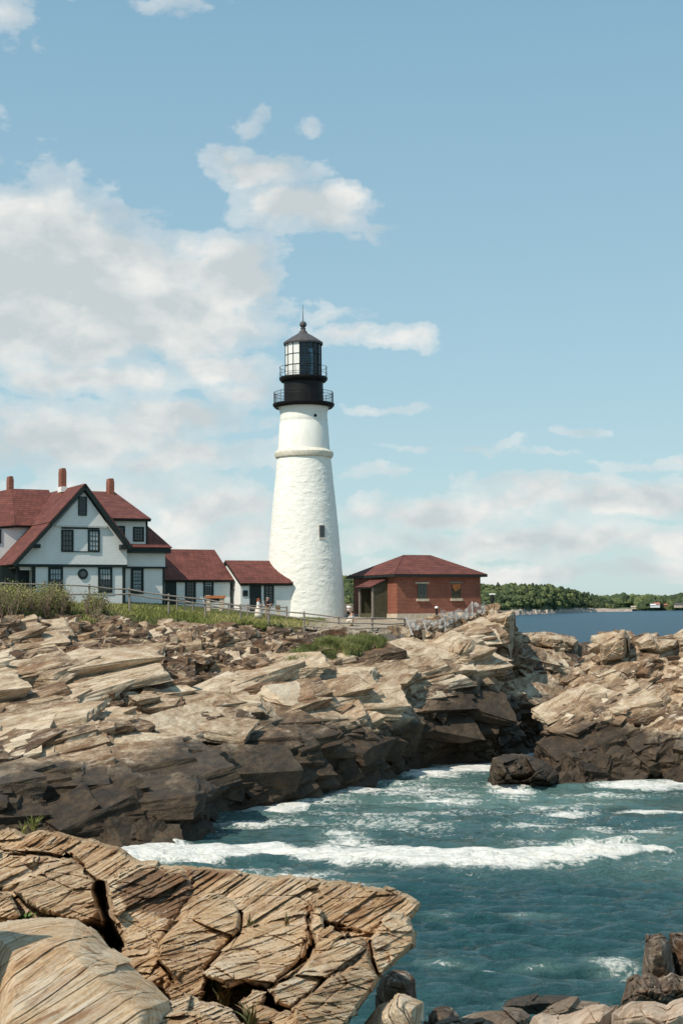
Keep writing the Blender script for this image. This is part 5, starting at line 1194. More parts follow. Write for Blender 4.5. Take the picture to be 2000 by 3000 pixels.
# ================================================================== fence, signs, people
def gz(x, y): return ground_z(x, y)
def post_from(u, vt, vb, d):
    a = PV(u, vt, d); b = PV(u, vb, d); b.z = min(b.z, gz(b.x, b.y))-0.2; return a, b
fence = empty('split_rail_fence', (P(891, 1840, 98)[0], 98, 8.5)); tag(fence, 'weathered grey wooden rail fence running along the cliff edge in front of the buildings', 'fence')
FP = [(-40, 1700, 1760, 96), (130, 1702, 1770, 97), (262, 1712, 1772, 98), (380.7, 1720, 1758, 99), (494.5, 1739, 1770, 99.5), (602, 1747, 1788, 100), (705, 1770, 1809, 100), (787, 1778, 1812, 99), (891.3, 1791.5, 1847, 98.2), (992, 1805, 1857, 97.8), (1090.5, 1805, 1861, 98.2), (1186, 1808, 1850, 99.5)]
FPp = []
for u, vt, vb, d in FP:
    a, b = post_from(u, vt, vb, d); FPp.append((a, b))
    mb = MB(); mb.bar(b, a+Vector((0.02*rnd.uniform(-1, 1), 0, 0)), 0.085, 7, 0.07); mb.build('post', M['wood'], fence)
RV = [[1706, 1712, 1717, 1727, 1745, 1756, 1776, 1785, 1797, 1809, 1811, 1813], [1735, 1738, 1741, 1740, 1758, 1770, 1790, 1797, 1813, 1824.5, 1826.5, 1826],
      [0]*7 + [0, 1833, 1840, 1840, 1839], [0]*9 + [1850, 1851, 1849]]
for row in RV:
    for i in range(len(FP)-1):
        if row[i] == 0 or row[i+1] == 0: continue
        a = PV(FP[i][0], row[i], FP[i][3]-0.06); b = PV(FP[i+1][0], row[i+1], FP[i+1][3]-0.06); m_ = (a+b)/2 + Vector((0, 0, -0.03+0.04*rnd.uniform(-1, 1)))
        mb = MB(); mb.bar(a, m_, 0.052, 6, 0.048); mb.bar(m_, b, 0.048, 6, 0.055); mb.build('rail', M['wood'], fence)
# second fence behind the path
fence2 = empty('split_rail_fence', (P(700, 1790, 107)[0], 107, 9.4)); tag(fence2, 'low wooden rail fence between the path and the small white buildings', 'fence')
FQ = [(519, 1752, 1775, 104.5), (542, 1756, 1778, 105), (565, 1762, 1782, 105), (670, 1768, 1791, 106), (726, 1770, 1795, 106), (840, 1776, 1801, 107)]
for i, (u, vt, vb, d) in enumerate(FQ):
    a, b = post_from(u, vt, vb, d); mb = MB(); mb.bar(b, a, 0.07, 6, 0.06); mb.build('post', M['wood'], fence2)
for i in range(len(FQ)-1):
    for off in (4, 14):
        a = PV(FQ[i][0], FQ[i][1]+off, FQ[i][3]); b = PV(FQ[i+1][0], FQ[i+1][1]+off, FQ[i+1][3]); mb = MB(); mb.bar(a, b, 0.04, 6); mb.build('rail', M['wood'], fence2)

# leaning netting fence at the cliff end
nf = empty('netting_fence', tuple(PV(1210, 1848, 98.5))); tag(nf, 'collapsing pale netting fence hung with torn plastic at the cliff end', 'fence')
NP = [(1187, 1806, 1208, 1848, 98.6), (1235, 1810, 1250, 1838, 99.2), (1300, 1805, 1305, 1835, 100.5), (1382, 1762, 1384, 1800, 104.5), (1443, 1763, 1447, 1796, 106)]
for (u0, v0, u1, v1, d) in NP:
    a = PV(u0, v0, d); b = PV(u1, v1, d); mb = MB(); mb.bar(b+Vector((0, 0, -0.3)), a, 0.07, 6, 0.05); mb.build('post', M['netting'], nf)
def netpanel(A, B, seed, hole=0.15):
    a0, a1 = PV(A[0], A[1], A[4]), PV(A[2], A[3], A[4]); b0, b1 = PV(B[0], B[1], B[4]), PV(B[2], B[3], B[4]); mb = MB(); n1_, n2_ = 14, 7; r_ = random.Random(seed)
    pt = [[a0.lerp(b0, i/n1_).lerp(a1.lerp(b1, i/n1_), j/n2_) + Vector((0, 0.10*math.sin(i*1.3+j)+0.05*r_.uniform(-1, 1), -0.25*math.sin(math.pi*i/n1_)*(1-j/n2_))) for j in range(n2_+1)] for i in range(n1_+1)]
    for i in range(n1_):
        for j in range(n2_+1): mb.bar(pt[i][j], pt[i+1][j], 0.009, 3)
    for i in range(0, n1_+1):
        for j in range(n2_): mb.bar(pt[i][j], pt[i][j+1], 0.009, 3)
    for _ in range(9):      # shreds of sheet caught in the net
        i, j = r_.randrange(n1_-1), r_.randrange(n2_-1); s_ = r_.uniform(0.1, 0.4); c = pt[i][j]
        mb.prism([c, c+Vector((s_, 0.02, r_.uniform(-.1, .1))), c+Vector((s_*.8, 0.05, -s_*r_.uniform(.5, 1.2))), c+Vector((0.02, 0.03, -s_*.8))], (0, 0.006, 0))
    mb.build('netting', M['netting'], nf)
netpanel(NP[0], NP[1], 1); netpanel(NP[1], NP[2], 2); netpanel(NP[2], (1345, 1786, 1350, 1812, 102.3), 3); netpanel((1345, 1786, 1350, 1812, 102.3), NP[3], 4); netpanel(NP[3], (1420, 1764, 1424, 1790, 105.4), 5)
netpanel((1290, 1782, 1290, 1822, 100.3), (1345, 1782, 1330, 1808, 101.5), 7)
# concrete kerb wall and timber curbs near the brick building
mb = MB(); a = PV(1236, 1848, 98.9); b = PV(1345, 1826, 103.2)
mb.prism([a, b, b-Vector((0, 0, 1.1)), a-Vector((0, 0, 0.9))], (0.2, 0.5, 0)); tag(mb.build('retaining_wall', M['concrete'], None), 'low pale concrete retaining wall sloping up to the cliff block', 'wall')
mb = MB(); a = PV(1020, 1862, 97.2); b = PV(1186, 1859, 98.8)
mb.prism([a+Vector((0, 0, .05)), b+Vector((0, 0, .05)), b-Vector((0, 0, .5)), a-Vector((0, 0, .5))], (0, 0.25, 0)); tag(mb.build('timber_edging', M['wood'], None), 'low weathered timber edging along the gravel under the fence', 'edging')
mb = MB(); a = PV(885, 1841, 98.4); b = PV(985, 1853, 97.9); mb.prism([a, b, b-Vector((0, 0, .55)), a-Vector((0, 0, .5))], (0, 0.3, 0)); tag(mb.build('stone_kerb', M['dark_rock'], None), 'dark stone kerb under the fence in front of the lighthouse', 'kerb')
# display stand with orange board
sg = empty('display_stand', tuple(PV(628, 1790, 106))); tag(sg, 'low display stand with white posts and orange top board beside the path', 'sign')
def boxpx(par, name, u0, v0, u1, v1, d, th, m):
    a, b = PV(u0, v0, d), PV(u1, v1, d); mb = MB(); mb.prism([(a.x, d, a.z), (b.x, d, a.z), (b.x, d, b.z), (a.x, d, b.z)], (0, th, 0)); return mb.build(name, M[m], par)
boxpx(sg, 'pillar', 603, 1744, 616, 1790, 106, .35, 'concrete'); boxpx(sg, 'pillar', 643, 1746, 656, 1790, 106, .35, 'concrete')
boxpx(sg, 'board', 600, 1745.5, 660, 1752.5, 105.9, .12, 'orange'); boxpx(sg, 'panel', 616, 1753, 643, 1765, 106.1, .08, 'trim')
ps = empty('plaque', tuple(PV(815, 1798, 110.8))); tag(ps, 'small brown plaque on a pale pedestal against the annex wall', 'sign')
boxpx(ps, 'plate', 807, 1773, 821, 1786, 110.8, .08, 'brown'); boxpx(ps, 'pedestal', 810, 1786.3, 820, 1802, 110.9, .2, 'concrete')
lp = empty('bollard_lamp', tuple(PV(1278, 1820, 103))); tag(lp, 'short black bollard with a white domed cap in front of the brick wall', 'bollard')
mb = MB(); a, b = PV(1278, 1782, 103), PV(1279, 1828, 103); mb.bar(b, a, 0.09, 12, 0.08); mb.build('post', M['black_plastic'], lp)
mb = MB(); mb.lathe([(0.10, -0.02), (0.14, 0.0), (0.13, 0.07), (0.07, 0.14), (0.01, 0.16)], tuple(a), 14); mb.build('cap', M['white'], lp, True)
lp = empty('beacon_post', tuple(PV(1439, 1790, 106))); tag(lp, 'dark post with a flat white top standing on the cliff block', 'post')
mb = MB(); a, b = PV(1441, 1742, 106), PV(1441, 1797, 106); mb.bar(b, a, 0.11, 10, 0.10); mb.bar(a+Vector((0, 0, -.5)), a+Vector((0, 0, -.15)), 0.17, 10); mb.build('post', M['black_plastic'], lp)
mb = MB(); mb.box(a+Vector((0, 0, .03)), (0.46, 0.3, 0.10)); mb.build('top', M['white'], lp, bevel=0.02)

# ---- people: one skinned body, clothes and hair over it
def skinmesh(name, verts, edges, radii, m, parent, sub=2):
    me = bpy.data.meshes.new(name); me.from_pydata(verts, edges, []); o = bpy.data.objects.new(name, me); COL.objects.link(o)
    o.modifiers.new('s', 'SKIN'); sd = o.modifiers.new('sub', 'SUBSURF'); sd.levels = sub; sd.render_levels = sub
    for i, r in enumerate(radii): me.skin_vertices[0].data[i].radius = (r, r) if not hasattr(r, '__len__') else r
    me.skin_vertices[0].data[0].use_root = True
    dg = bpy.context.evaluated_depsgraph_get(); em = bpy.data.meshes.new_from_object(o.evaluated_get(dg))
    bpy.data.objects.remove(o); em.materials.clear(); em.materials.append(m); em.name = name
    for p in em.polygons: p.use_smooth = True; p.material_index = 0
    return link(bpy.data.objects.new(name, em), parent)
def ellipsoid(name, c, r, m, parent, n=14):
    mb = MB(); prof = [(max(0.001, math.sin(t_)), -math.cos(t_)) for t_ in np.linspace(0, math.pi, n)]
    mb.lathe(prof, (0, 0, 0), 18); mb.v = [Vector((v.x*r[0]+c[0], v.y*r[1]+c[1], v.z*r[2]+c[2])) for v in mb.v]
    me_p = parent; o = mb.build(name, m, None, True); o.parent = me_p; return o
def person(loc, rz, pose, label, skin='skin', top='white_cloth', bottom='khaki', hair='dark_hair', h=1.7, long_hair=False, dress=False, bald=False, group=None, holds=None):
    """pose: joints in metres for a 1.7 m body facing -Y"""
    p = empty('person', loc); p.rotation_euler = (0, 0, rz); p.scale = (h/1.7,)*3; tag(p, label, 'person', group)
    J = dict(pel=(0, 0, .93), waist=(0, 0, 1.08), chest=(0, 0, 1.30), neck=(0, -.01, 1.44), head=(0, -.03, 1.56), top=(0, -.02, 1.64),
             hl=(.09, 0, .88), kl=(.10, -.02, .48), al=(.10, .02, .08), tl=(.11, -.13, .04), hr=(-.09, 0, .88), kr=(-.10, -.02, .48), ar=(-.10, .02, .08), tr=(-.11, -.13, .04),
             sl=(.17, 0, 1.37), el=(.21, .02, 1.10), wl=(.21, -.06, .86), fl=(.21, -.09, .76), sr=(-.17, 0, 1.37), er=(-.21, .02, 1.10), wr=(-.21, -.06, .86), fr=(-.21, -.09, .76))
    J.update(pose); k = list(J); ix = {n: i for i, n in enumerate(k)}
    E = [('pel', 'waist'), ('waist', 'chest'), ('chest', 'neck'), ('neck', 'head'), ('head', 'top'), ('pel', 'hl'), ('hl', 'kl'), ('kl', 'al'), ('al', 'tl'), ('pel', 'hr'), ('hr', 'kr'), ('kr', 'ar'), ('ar', 'tr'),
         ('chest', 'sl'), ('sl', 'el'), ('el', 'wl'), ('wl', 'fl'), ('chest', 'sr'), ('sr', 'er'), ('er', 'wr'), ('wr', 'fr')]
    rad = dict(pel=(.15, .11), waist=(.135, .10), chest=(.15, .11), neck=.055, head=.095, top=.07, hl=.095, kl=.06, al=.04, tl=.032, hr=.095, kr=.06, ar=.04, tr=.032, sl=.06, el=.045, wl=.03, fl=.03, sr=.06, er=.045, wr=.03, fr=.03)
    skinmesh('body', [J[n] for n in k], [(ix[a], ix[b]) for a, b in E], [rad[n] for n in k], M[skin], p)
    def part(name, names, edges, add, m):
        skinmesh(name, [J[n] for n in names], [(names.index(a), names.index(b)) for a, b in edges], [tuple(np.array(rad[n])*1.0+add) if hasattr(rad[n], '__len__') else rad[n]+add for n in names], M[m], p)
    part('shirt', ['pel', 'waist', 'chest', 'sl', 'el', 'sr', 'er'], [('pel', 'waist'), ('waist', 'chest'), ('chest', 'sl'), ('sl', 'el'), ('chest', 'sr'), ('sr', 'er')], .025, top)
    if dress:
        hem = Vector(J['kl']).lerp(Vector(J['kr']), .5); mb = MB(); a = Vector(J['waist'])
        mb.lathe([(.30, hem.z-.22), (.29, hem.z), (.24, .85), (.19, 1.0), (.15, a.z)], (0, 0, 0), 20); o = mb.build('skirt', M[bottom], None, True); o.parent = p
    else: part('trousers', ['pel', 'hl', 'kl', 'al', 'hr', 'kr', 'ar'], [('pel', 'hl'), ('hl', 'kl'), ('kl', 'al'), ('pel', 'hr'), ('hr', 'kr'), ('kr', 'ar')], .022, bottom)
    hd = Vector(J['head'])
    ellipsoid('hair', hd+Vector((0, .03, .045)), (.105, .115, .10 if not bald else .05), M[hair], p)
    if long_hair: ellipsoid('long_hair', hd+Vector((0, .085, -.11)), (.11, .07, .20), M[hair], p)
    for sx in (-1, 1): ellipsoid('eye', hd+Vector((sx*.034, -.090, .012)), (.012, .010, .009), M['dark_hair'], p, 6)
    ellipsoid('nose', hd+Vector((0, -.102, -.012)), (.014, .022, .02), M[skin], p, 6)
    for s, w_ in (('l', 1), ('r', -1)):      # fingers
        f = Vector(J['f'+s]); wv = Vector(J['w'+s]); d_ = (f-wv).normalized(); x = d_.orthogonal().normalized()
        mb = MB()
        for q in range(4): mb.bar(f+x*(q-1.5)*.018-d_*.02, f+x*(q-1.5)*.02+d_*(.05+.01*(q in (1, 2))), .009, 6, .006)
        mb.bar(f-d_*.03+x*.03, f+x*.065+d_*.01, .010, 6, .007); mb.build('fingers', M[skin], None, True).parent = p
        ellipsoid('shoe', Vector(J['a'+s])+Vector((0, -.06, -.03)), (.05, .14, .045), M['brown'], p, 8)
    if holds:
        c = (Vector(J['fl'])+Vector(J['fr']))/2
        if holds == 'camera':
            mb = MB(); mb.box(c+Vector((0, -.06, .03)), (.16, .09, .11)); o = tag(mb.build('camera', M['black_plastic'], None), 'small dark camera in the hands of the balding man by the fence', 'camera'); o.matrix_world = Matrix.Translation(p.location) @ Matrix.Rotation(rz, 4, 'Z')
    return p
def stand(u, v_, d): x = P(u, v_, d); return (float(x[0]), float(x[1]), gz(x[0], x[1])-0.02)
wl_ = stand(757, 1811, 104); person(wl_, R(75), dict(el=(.17, -.10, 1.14), wl=(.12, -.26, 1.16), fl=(.08, -.32, 1.20), er=(-.17, -.10, 1.14), wr=(-.12, -.26, 1.16), fr=(-.08, -.32, 1.20)),
   'person with long reddish hair in a long white dress standing on the path', top='white_cloth', bottom='cream_cloth', hair='red_hair', long_hair=True, dress=True, h=1.66)
wm_ = stand(783, 1806, 105); person(wm_, R(55), dict(el=(.20, -.12, 1.12), wl=(.10, -.30, 1.16), fl=(.05, -.36, 1.19), er=(-.20, -.12, 1.12), wr=(-.10, -.30, 1.16), fr=(-.05, -.36, 1.19), head=(0, -.06, 1.55)),
   'balding bearded person in dark jacket and khaki trousers looking down at their hands', top='dark_cloth', bottom='khaki', hair='grey_hair', bald=True, h=1.84, holds='camera')
cr = stand(1025, 1828, 106); person(cr, R(60), dict(pel=(0, .12, .42), waist=(0, .05, .58), chest=(0, -.12, .76), neck=(0, -.20, .88), head=(0, -.27, .98), top=(0, -.28, 1.06), hl=(.09, .10, .40), kl=(.13, -.28, .50), al=(.10, -.06, .10), tl=(.11, -.22, .05),
   hr=(-.09, .10, .40), kr=(-.13, -.28, .50), ar=(-.10, -.06, .10), tr=(-.11, -.22, .05), sl=(.17, -.14, .82), el=(.20, -.32, .60), wl=(.10, -.42, .42), fl=(.08, -.46, .34), sr=(-.17, -.14, .82), er=(-.20, -.32, .60), wr=(-.10, -.42, .42), fr=(-.08, -.46, .34)),
   'crouching person in a white shirt with dark hair on the gravel behind the fence', top='white_cloth', bottom='cream_cloth', hair='dark_hair', h=1.7)
bx_ = P(1021, 1790, 128); person((float(bx_[0]), 128.0, float(bx_[2])-0.9), R(-30), {}, 'far person in a white shirt in the gap between tower and brick building', top='white_cloth', bottom='black_cloth', hair='dark_hair', h=1.7)
mb = MB()
for q in range(3):
    a = P(1000, 1772+q*9, 126); b = P(1060, 1774+q*9, 126); mb.bar(tuple(a), tuple(b), 0.06, 5)
for uq in (1012, 1032, 1052): a = P(uq, 1768, 126); mb.bar(tuple(a), (a[0], a[1], 8.6), 0.08, 6)
tag(mb.build('paddock_fence', M['wood'], None), 'distant rail fence glimpsed between the tower and the brick building', 'fence')

# ================================================================== vegetation
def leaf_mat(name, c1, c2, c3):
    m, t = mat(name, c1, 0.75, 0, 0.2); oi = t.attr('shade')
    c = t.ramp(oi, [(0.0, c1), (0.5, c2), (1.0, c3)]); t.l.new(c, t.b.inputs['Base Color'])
    t.b.inputs['Transmission Weight'].default_value = 0.0
    return m
M['grass_leaf'] = leaf_mat('cliff grass', (0.095, 0.115, 0.028), (0.21, 0.225, 0.06), (0.38, 0.34, 0.14))
M['green_leaf'] = leaf_mat('fresh green grass', (0.09, 0.105, 0.035), (0.19, 0.215, 0.07), (0.36, 0.34, 0.15))
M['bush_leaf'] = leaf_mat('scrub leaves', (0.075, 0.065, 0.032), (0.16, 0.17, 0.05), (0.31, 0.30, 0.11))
M['twig'] = simple_noise_mat('bare pinkish twigs', (0.20, 0.13, 0.10), (0.34, 0.25, 0.20), 10)
def blades(name, base, H, W, m, seed, lean=0.35, shade_f=None, segs=2):
    """base: (n,3) roots; each blade a curved tapering strip"""
    r = np.random.RandomState(seed); n = len(base); a = r.uniform(0, 6.28, n); h = H*r.uniform(0.5, 1.15, n); wd = W*r.uniform(0.6, 1.3, n)
    ln = lean*r.uniform(0.2, 1.6, n)*h; la = r.uniform(0, 6.28, n); sx, sy = np.cos(a), np.sin(a); V = []; k = segs+1
    for j in range(k):
        f = j/segs; cx = base[:, 0]+np.cos(la)*ln*f*f; cy = base[:, 1]+np.sin(la)*ln*f*f; cz = base[:, 2]+h*f*(1-0.25*f*(ln/h)); ww = wd*(1-f*0.85)/2
        V.append(np.stack([cx-sx*ww, cy-sy*ww, cz], -1)); V.append(np.stack([cx+sx*ww, cy+sy*ww, cz], -1))
    V = np.stack(V, 1).reshape(-1, 3); i = np.arange(n)*2*k; F = []
    for j in range(segs): F.append(np.stack([i+2*j, i+2*j+1, i+2*j+3, i+2*j+2], -1))
    sh = (np.clip(r.normal(0.45, 0.25, n), 0, 1) if shade_f is None else np.clip(shade_f+r.normal(0, 0.16, n), 0, 1))
    return npmesh(name, V, np.concatenate(F), m, dict(shade=np.repeat(sh, 2*k)))
def scatter(n, tlo, thi, ulo, uhi, seed, dens=None):
    r = np.random.RandomState(seed); j0, j1 = np.argmin(np.abs(ug-ulo)), np.argmin(np.abs(ug-uhi))
    j = r.randint(j0, max(j0+1, j1), n); tq = r.uniform(tlo, thi, n); i = np.empty(n, int)
    for jj in np.unique(j): k_ = j == jj; i[k_] = np.clip(np.searchsorted(np.maximum.accumulate(LAND_T[:, jj]), tq[k_]), 0, LAND_T.shape[0]-1)
    p = LAND_G[i, j] + r.uniform(-0.12, 0.12, (n, 3))*np.array([1, 1, 0])
    u, v = proj(p); k = np.ones(n, bool) if dens is None else r.uniform(0, 1, n) < dens(u, v, p)
    return p[k], u[k], v[k]
# grass slope under the fence
def dslope(u, v, p):
    top_ = np.interp(u, [0, 300, 480, 600, 700, 800, 870, 900], [1700, 1740, 1765, 1775, 1795, 1812, 1835, 1850]); low = np.interp(u, [0, 150, 250, 350, 480, 600, 700, 800, 870, 900], [1815, 1825, 1838, 1815, 1825, 1845, 1850, 1842, 1850, 1850])
    edge = low + 22*fbm(p*0.6, 3, 41)
    return np.clip((edge-v)/14, 0, 1)*np.clip(0.45+1.1*fbm(p*0.35, 2, 43), 0.04, 1)
p, u, v = scatter(190000, 5.4, 7.6, -200, 900, 4, dslope)
sh = 0.60+0.9*fbm(p*0.25, 3, 44)-0.1*smooth(300, 520, u)*(1-smooth(560, 700, u))
tag(blades('slope_grass', p, 0.34, 0.055, M['grass_leaf'], 5, 0.6, sh), kind='stuff')
# behind the fence: mown grass around the buildings
def dlawn(u, v, p): return np.clip(0.7+0.8*fbm(p*0.3, 2, 46), 0, 1)
p, u, v = scatter(30000, 7.3, 8.3, -100, 960, 8, dlawn)
tag(blades('lawn_grass', p, 0.10, 0.05, M['grass_leaf'], 6, 0.5, 0.35+0.5*fbm(p*0.3, 2, 47)), kind='stuff')
# two bright green beach grass patches
def poly_scatter(n, poly, seed, tlo=2, thi=7.6):
    poly = np.array(poly, float); return scatter(n, tlo, thi, poly[:, 0].min(), poly[:, 0].max(), seed, lambda u, v, p: np.clip(inside_dist(poly, u+14*fbm(p*1.1, 2, 61), v+12*fbm(p*1.1, 2, 62))/10, 0, 1))
p, u, v = poly_scatter(260000, [(815, 1985), (850, 1940), (900, 1915), (960, 1885), (1010, 1895), (1030, 1885), (1060, 1880), (1110, 1890), (1130, 1905), (1080, 1918), (1020, 1930), (960, 1935), (900, 1975), (850, 2000)], 9, 3.5, 6.9)
tag(blades('beach_grass', p, 0.75, 0.05, M['green_leaf'], 7, 0.35, 0.42+0.8*fbm(p*0.5, 2, 48)), kind='stuff')
p, u, v = poly_scatter(90000, [(925, 2050), (950, 2035), (1015, 2020), (1018, 2030), (980, 2045), (940, 2058)], 19, 2, 5)
tag(blades('grass_tuft', p[:2500], 0.30, 0.04, M['green_leaf'], 8, 0.35), 'small green grass tuft in a crack of the middle slabs below the beach grass', 'grass tuft')
for q, (pl, lab) in enumerate([([(95, 1910), (130, 1885), (160, 1895), (185, 1928), (120, 1940)], 'green tuft on the dark rocks at the left edge'), ([(1250, 1870), (1275, 1868), (1290, 1876), (1262, 1884)], 'tiny tuft beside the concrete retaining wall'),
                            ([(505, 1905), (530, 1888), (540, 1900), (520, 1918)], 'small green tuft among the broken rocks below the slope grass')]):
    p, u, v = poly_scatter(60000, pl, 29+q, 3, 7)
    if len(p): tag(blades('grass_tuft', p[:900], 0.28, 0.04, M['green_leaf'], 18+q, 0.35), lab, 'grass tuft')
# scrub on the left: twigs with many small leaves
def scrub(name, roots, Hs, seed, m, leaf=0.07, nl=70, stems=7, parent=None):
    r = np.random.RandomState(seed); mb = MB(); LV = []; LS = []
    for (x, y, z), H in zip(roots, Hs):
        for s_ in range(stems):
            a = r.uniform(0, 6.28); l_ = r.uniform(0.15, 0.55)*H; tip = Vector((x+math.cos(a)*l_, y+math.sin(a)*l_, z+H*r.uniform(0.6, 1.05))); b = Vector((x, y, z-0.1)); mid = b.lerp(tip, 0.5)+Vector((r.uniform(-.1, .1), r.uniform(-.1, .1), .1))*H
            mb.bar(b, mid, 0.018, 3, 0.012); mb.bar(mid, tip, 0.012, 3, 0.004)
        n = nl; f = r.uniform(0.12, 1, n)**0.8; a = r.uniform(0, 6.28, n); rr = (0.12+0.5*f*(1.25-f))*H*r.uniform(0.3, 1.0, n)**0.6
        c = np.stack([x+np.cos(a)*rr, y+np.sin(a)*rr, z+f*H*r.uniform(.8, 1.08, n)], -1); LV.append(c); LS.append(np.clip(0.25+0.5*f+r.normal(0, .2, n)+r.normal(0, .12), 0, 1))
    LV = np.concatenate(LV); LS = np.concatenate(LS); n = len(LV); d1v = r.normal(size=(n, 3)); d1v /= np.linalg.norm(d1v, axis=1, keepdims=True); d2v = np.cross(d1v, r.normal(size=(n, 3))); d2v /= np.linalg.norm(d2v, axis=1, keepdims=True)
    s_ = leaf*r.uniform(.5, 1.3, n)[:, None]; V = np.stack([LV-d1v*s_, LV-d2v*s_*.5, LV+d1v*s_, LV+d2v*s_*.5], 1).reshape(-1, 3)
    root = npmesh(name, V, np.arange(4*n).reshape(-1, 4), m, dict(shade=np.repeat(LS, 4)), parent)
    return root, mb
r_ = np.random.RandomState(12)
def topline(u): return np.interp(u, [-200, 0, 60, 130, 200, 260, 310, 340], [1665, 1675, 1692, 1704, 1694, 1706, 1720, 1745])
cand, cu, cv = scatter(4200, 5.9, 7.0, -220, 335, 33)
Hs = []; roots = []
for pnt, uu_, vv__ in zip(cand, cu, cv):
    dd = pnt[1]; vt = topline(uu_); hmax = (vv__-vt)*dd/FPX
    H = min(hmax*r_.uniform(.6, 1.05), r_.uniform(0.5, 2.3))
    if H > 0.25 and vv__ < 1812+10*math.sin(uu_*.05): roots.append(tuple(pnt)); Hs.append(H)
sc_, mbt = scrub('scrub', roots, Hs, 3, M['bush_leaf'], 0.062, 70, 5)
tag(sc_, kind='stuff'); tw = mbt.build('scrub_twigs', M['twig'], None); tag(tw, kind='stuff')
print('scrub', len(roots))

# foreground plants
def fg_point(u, v):
    i = int(np.argmin(np.abs(vs-v))); j = int(np.argmin(np.abs(us-u))); return Vector(FG_P[i, j])
def strap_plant(name, u, v, n, H, W, m, label, seed, cat, spread=0.9, toward=-0.35, back=0.0):
    c = fg_point(u, v); c = c + Vector((0, -0.05+back, -0.03)); r = random.Random(seed); root = empty(name, tuple(c)); tag(root, label, cat)
    for k in range(n):
        a = r.uniform(0, 6.28); h = H*r.uniform(.55, 1.1); l_ = h*spread*r.uniform(.2, 1.1); w_ = W*r.uniform(.7, 1.2); b = c+Vector((r.uniform(-.05, .05)*H*3, r.uniform(-.03, .03)*H*3, 0)); S = 9; V = []; dx, dy = math.cos(a), math.sin(a)
        for j in range(S+1):
            f = j/S; cp = b+Vector((dx*l_*f**1.4, dy*l_*f**1.4+toward*l_*f*.3, h*(f-0.42*f*f*(l_/h)*1.1))); ww = w_*math.sin(math.pi*min(1, (f*.86+.14)))**.8*.5+.0006
            px = Vector((-dy, dx, 0)); fold = Vector((0, 0, .25*ww)); V += [cp-px*ww+fold, cp, cp+px*ww+fold]
        me = bpy.data.meshes.new('leaf'); F = []
        for j in range(S): q = 3*j; F += [(q, q+1, q+4, q+3), (q+1, q+2, q+5, q+4)]
        me.from_pydata([tuple(x-c) for x in V], [], F); me.materials.append(m); at = me.attributes.new('shade', 'FLOAT', 'POINT'); s_ = min(1, max(0, r.gauss(.5, .25))); at.data.foreach_set('value', [s_]*len(V))
        for pgn in me.polygons: pgn.use_smooth = True
        link(bpy.data.objects.new('leaf', me), root)
    return root
M['dark_leaf'] = leaf_mat('dark glossy leaf', (0.025, 0.055, 0.012), (0.055, 0.11, 0.025), (0.16, 0.24, 0.06)); M['dark_leaf'].node_tree.nodes['Principled BSDF'].inputs['Roughness'].default_value = .4
M['dry_leaf'] = leaf_mat('half dry blade', (0.05, 0.075, 0.02), (0.12, 0.12, 0.05), (0.25, 0.13, 0.06))
strap_plant('leafy_plant', 85, 2690, 26, .17, .050, M['dark_leaf'], 'broad leaved dark green plant growing from the crevice at the left edge', 2, 'plant', 1.0, back=-.15)
strap_plant('leafy_plant', 140, 2690, 16, .12, .050, M['dark_leaf'], 'low spreading green leaves beside the upright plant in the left crevice', 3, 'plant', 1.5, back=-.15)
strap_plant('grass_clump', 665, 2900, 46, .30, .014, M['dry_leaf'], 'largest spiky grass clump on the orange ledge', 4, 'grass clump', 1.0, back=-.25)
strap_plant('grass_clump', 610, 2890, 16, .24, .012, M['dry_leaf'], 'thin spiky grass left of the largest clump', 5, 'grass clump', 1.1, back=-.25)
strap_plant('grass_clump', 745, 2955, 20, .18, .014, M['dry_leaf'], 'small green grass clump right of the largest clump near the bottom edge', 6, 'grass clump', 1.0, back=-.25)
strap_plant('grass_clump', 735, 2700, 14, .17, .009, M['dry_leaf'], 'thin wisp of grass in a crack in the middle of the orange ledge', 7, 'grass clump', .5, back=-.15)
strap_plant('grass_clump', 845, 2690, 10, .12, .009, M['dry_leaf'], 'smaller wisp of grass right of the middle crack', 8, 'grass clump', .6, back=-.15)
strap_plant('grass_clump', 340, 2965, 7, .10, .010, M['dry_leaf'], 'few green blades beside the big pale boulder at the bottom edge', 9, 'grass clump', .8, back=-.3)
strap_plant('grass_clump', 85, 2436, 30, .22, .008, M['grass_leaf'], 'yellowish grass tuft on the top left corner of the orange ledge', 10, 'grass clump', .6, back=.3)
strap_plant('grass_clump', 55, 2446, 18, .16, .008, M['grass_leaf'], 'sparse yellow grass just left of the tuft on the ledge corner', 11, 'grass clump', .7, back=.3)

# ================================================================== far shore
FARH = [(300, 1790), (700, 1740), (880, 1706), (960, 1700), (1030, 1694), (1100, 1704), (1200, 1712), (1408, 1715), (1515, 1719), (1553, 1715), (1618, 1719), (1668, 1729), (1720, 1744), (1767, 1756), (1785, 1778), (1800, 1790)]
def hillz(u, d): v = np.interp(u, [f[0] for f in FARH], [f[1] for f in FARH]); return float(P(u, v, d)[2])
HD = 1750.0
us_f = np.arange(250, 1850, 4.0); nr = 26; rows = []
shore_v = np.interp(us_f, [250, 1000, 1400, 1510, 1620, 1760, 1830, 1850], [1812, 1808, 1804, 1802, 1797.5, 1791, 1787, 1787])
tree_h = 3.5
for k in range(nr):
    f = k/(nr-1); d = EYE*FPX/(shore_v-vhor(us_f)); d = np.minimum(d, 2600)
    dd = d + f*260
    top = np.array([hillz(a, b) for a, b in zip(us_f, d+150)]) - tree_h
    z = np.where(f < .12, -1+f/.12*7, 6+(np.maximum(top, 6.5)-6)*np.clip((f-.12)/.5, 0, 1)**.8)
    X = (us_f-1000)/FPX*dd; rows.append(np.stack([X, dd, z], -1))
Gf = np.stack(rows, 0)
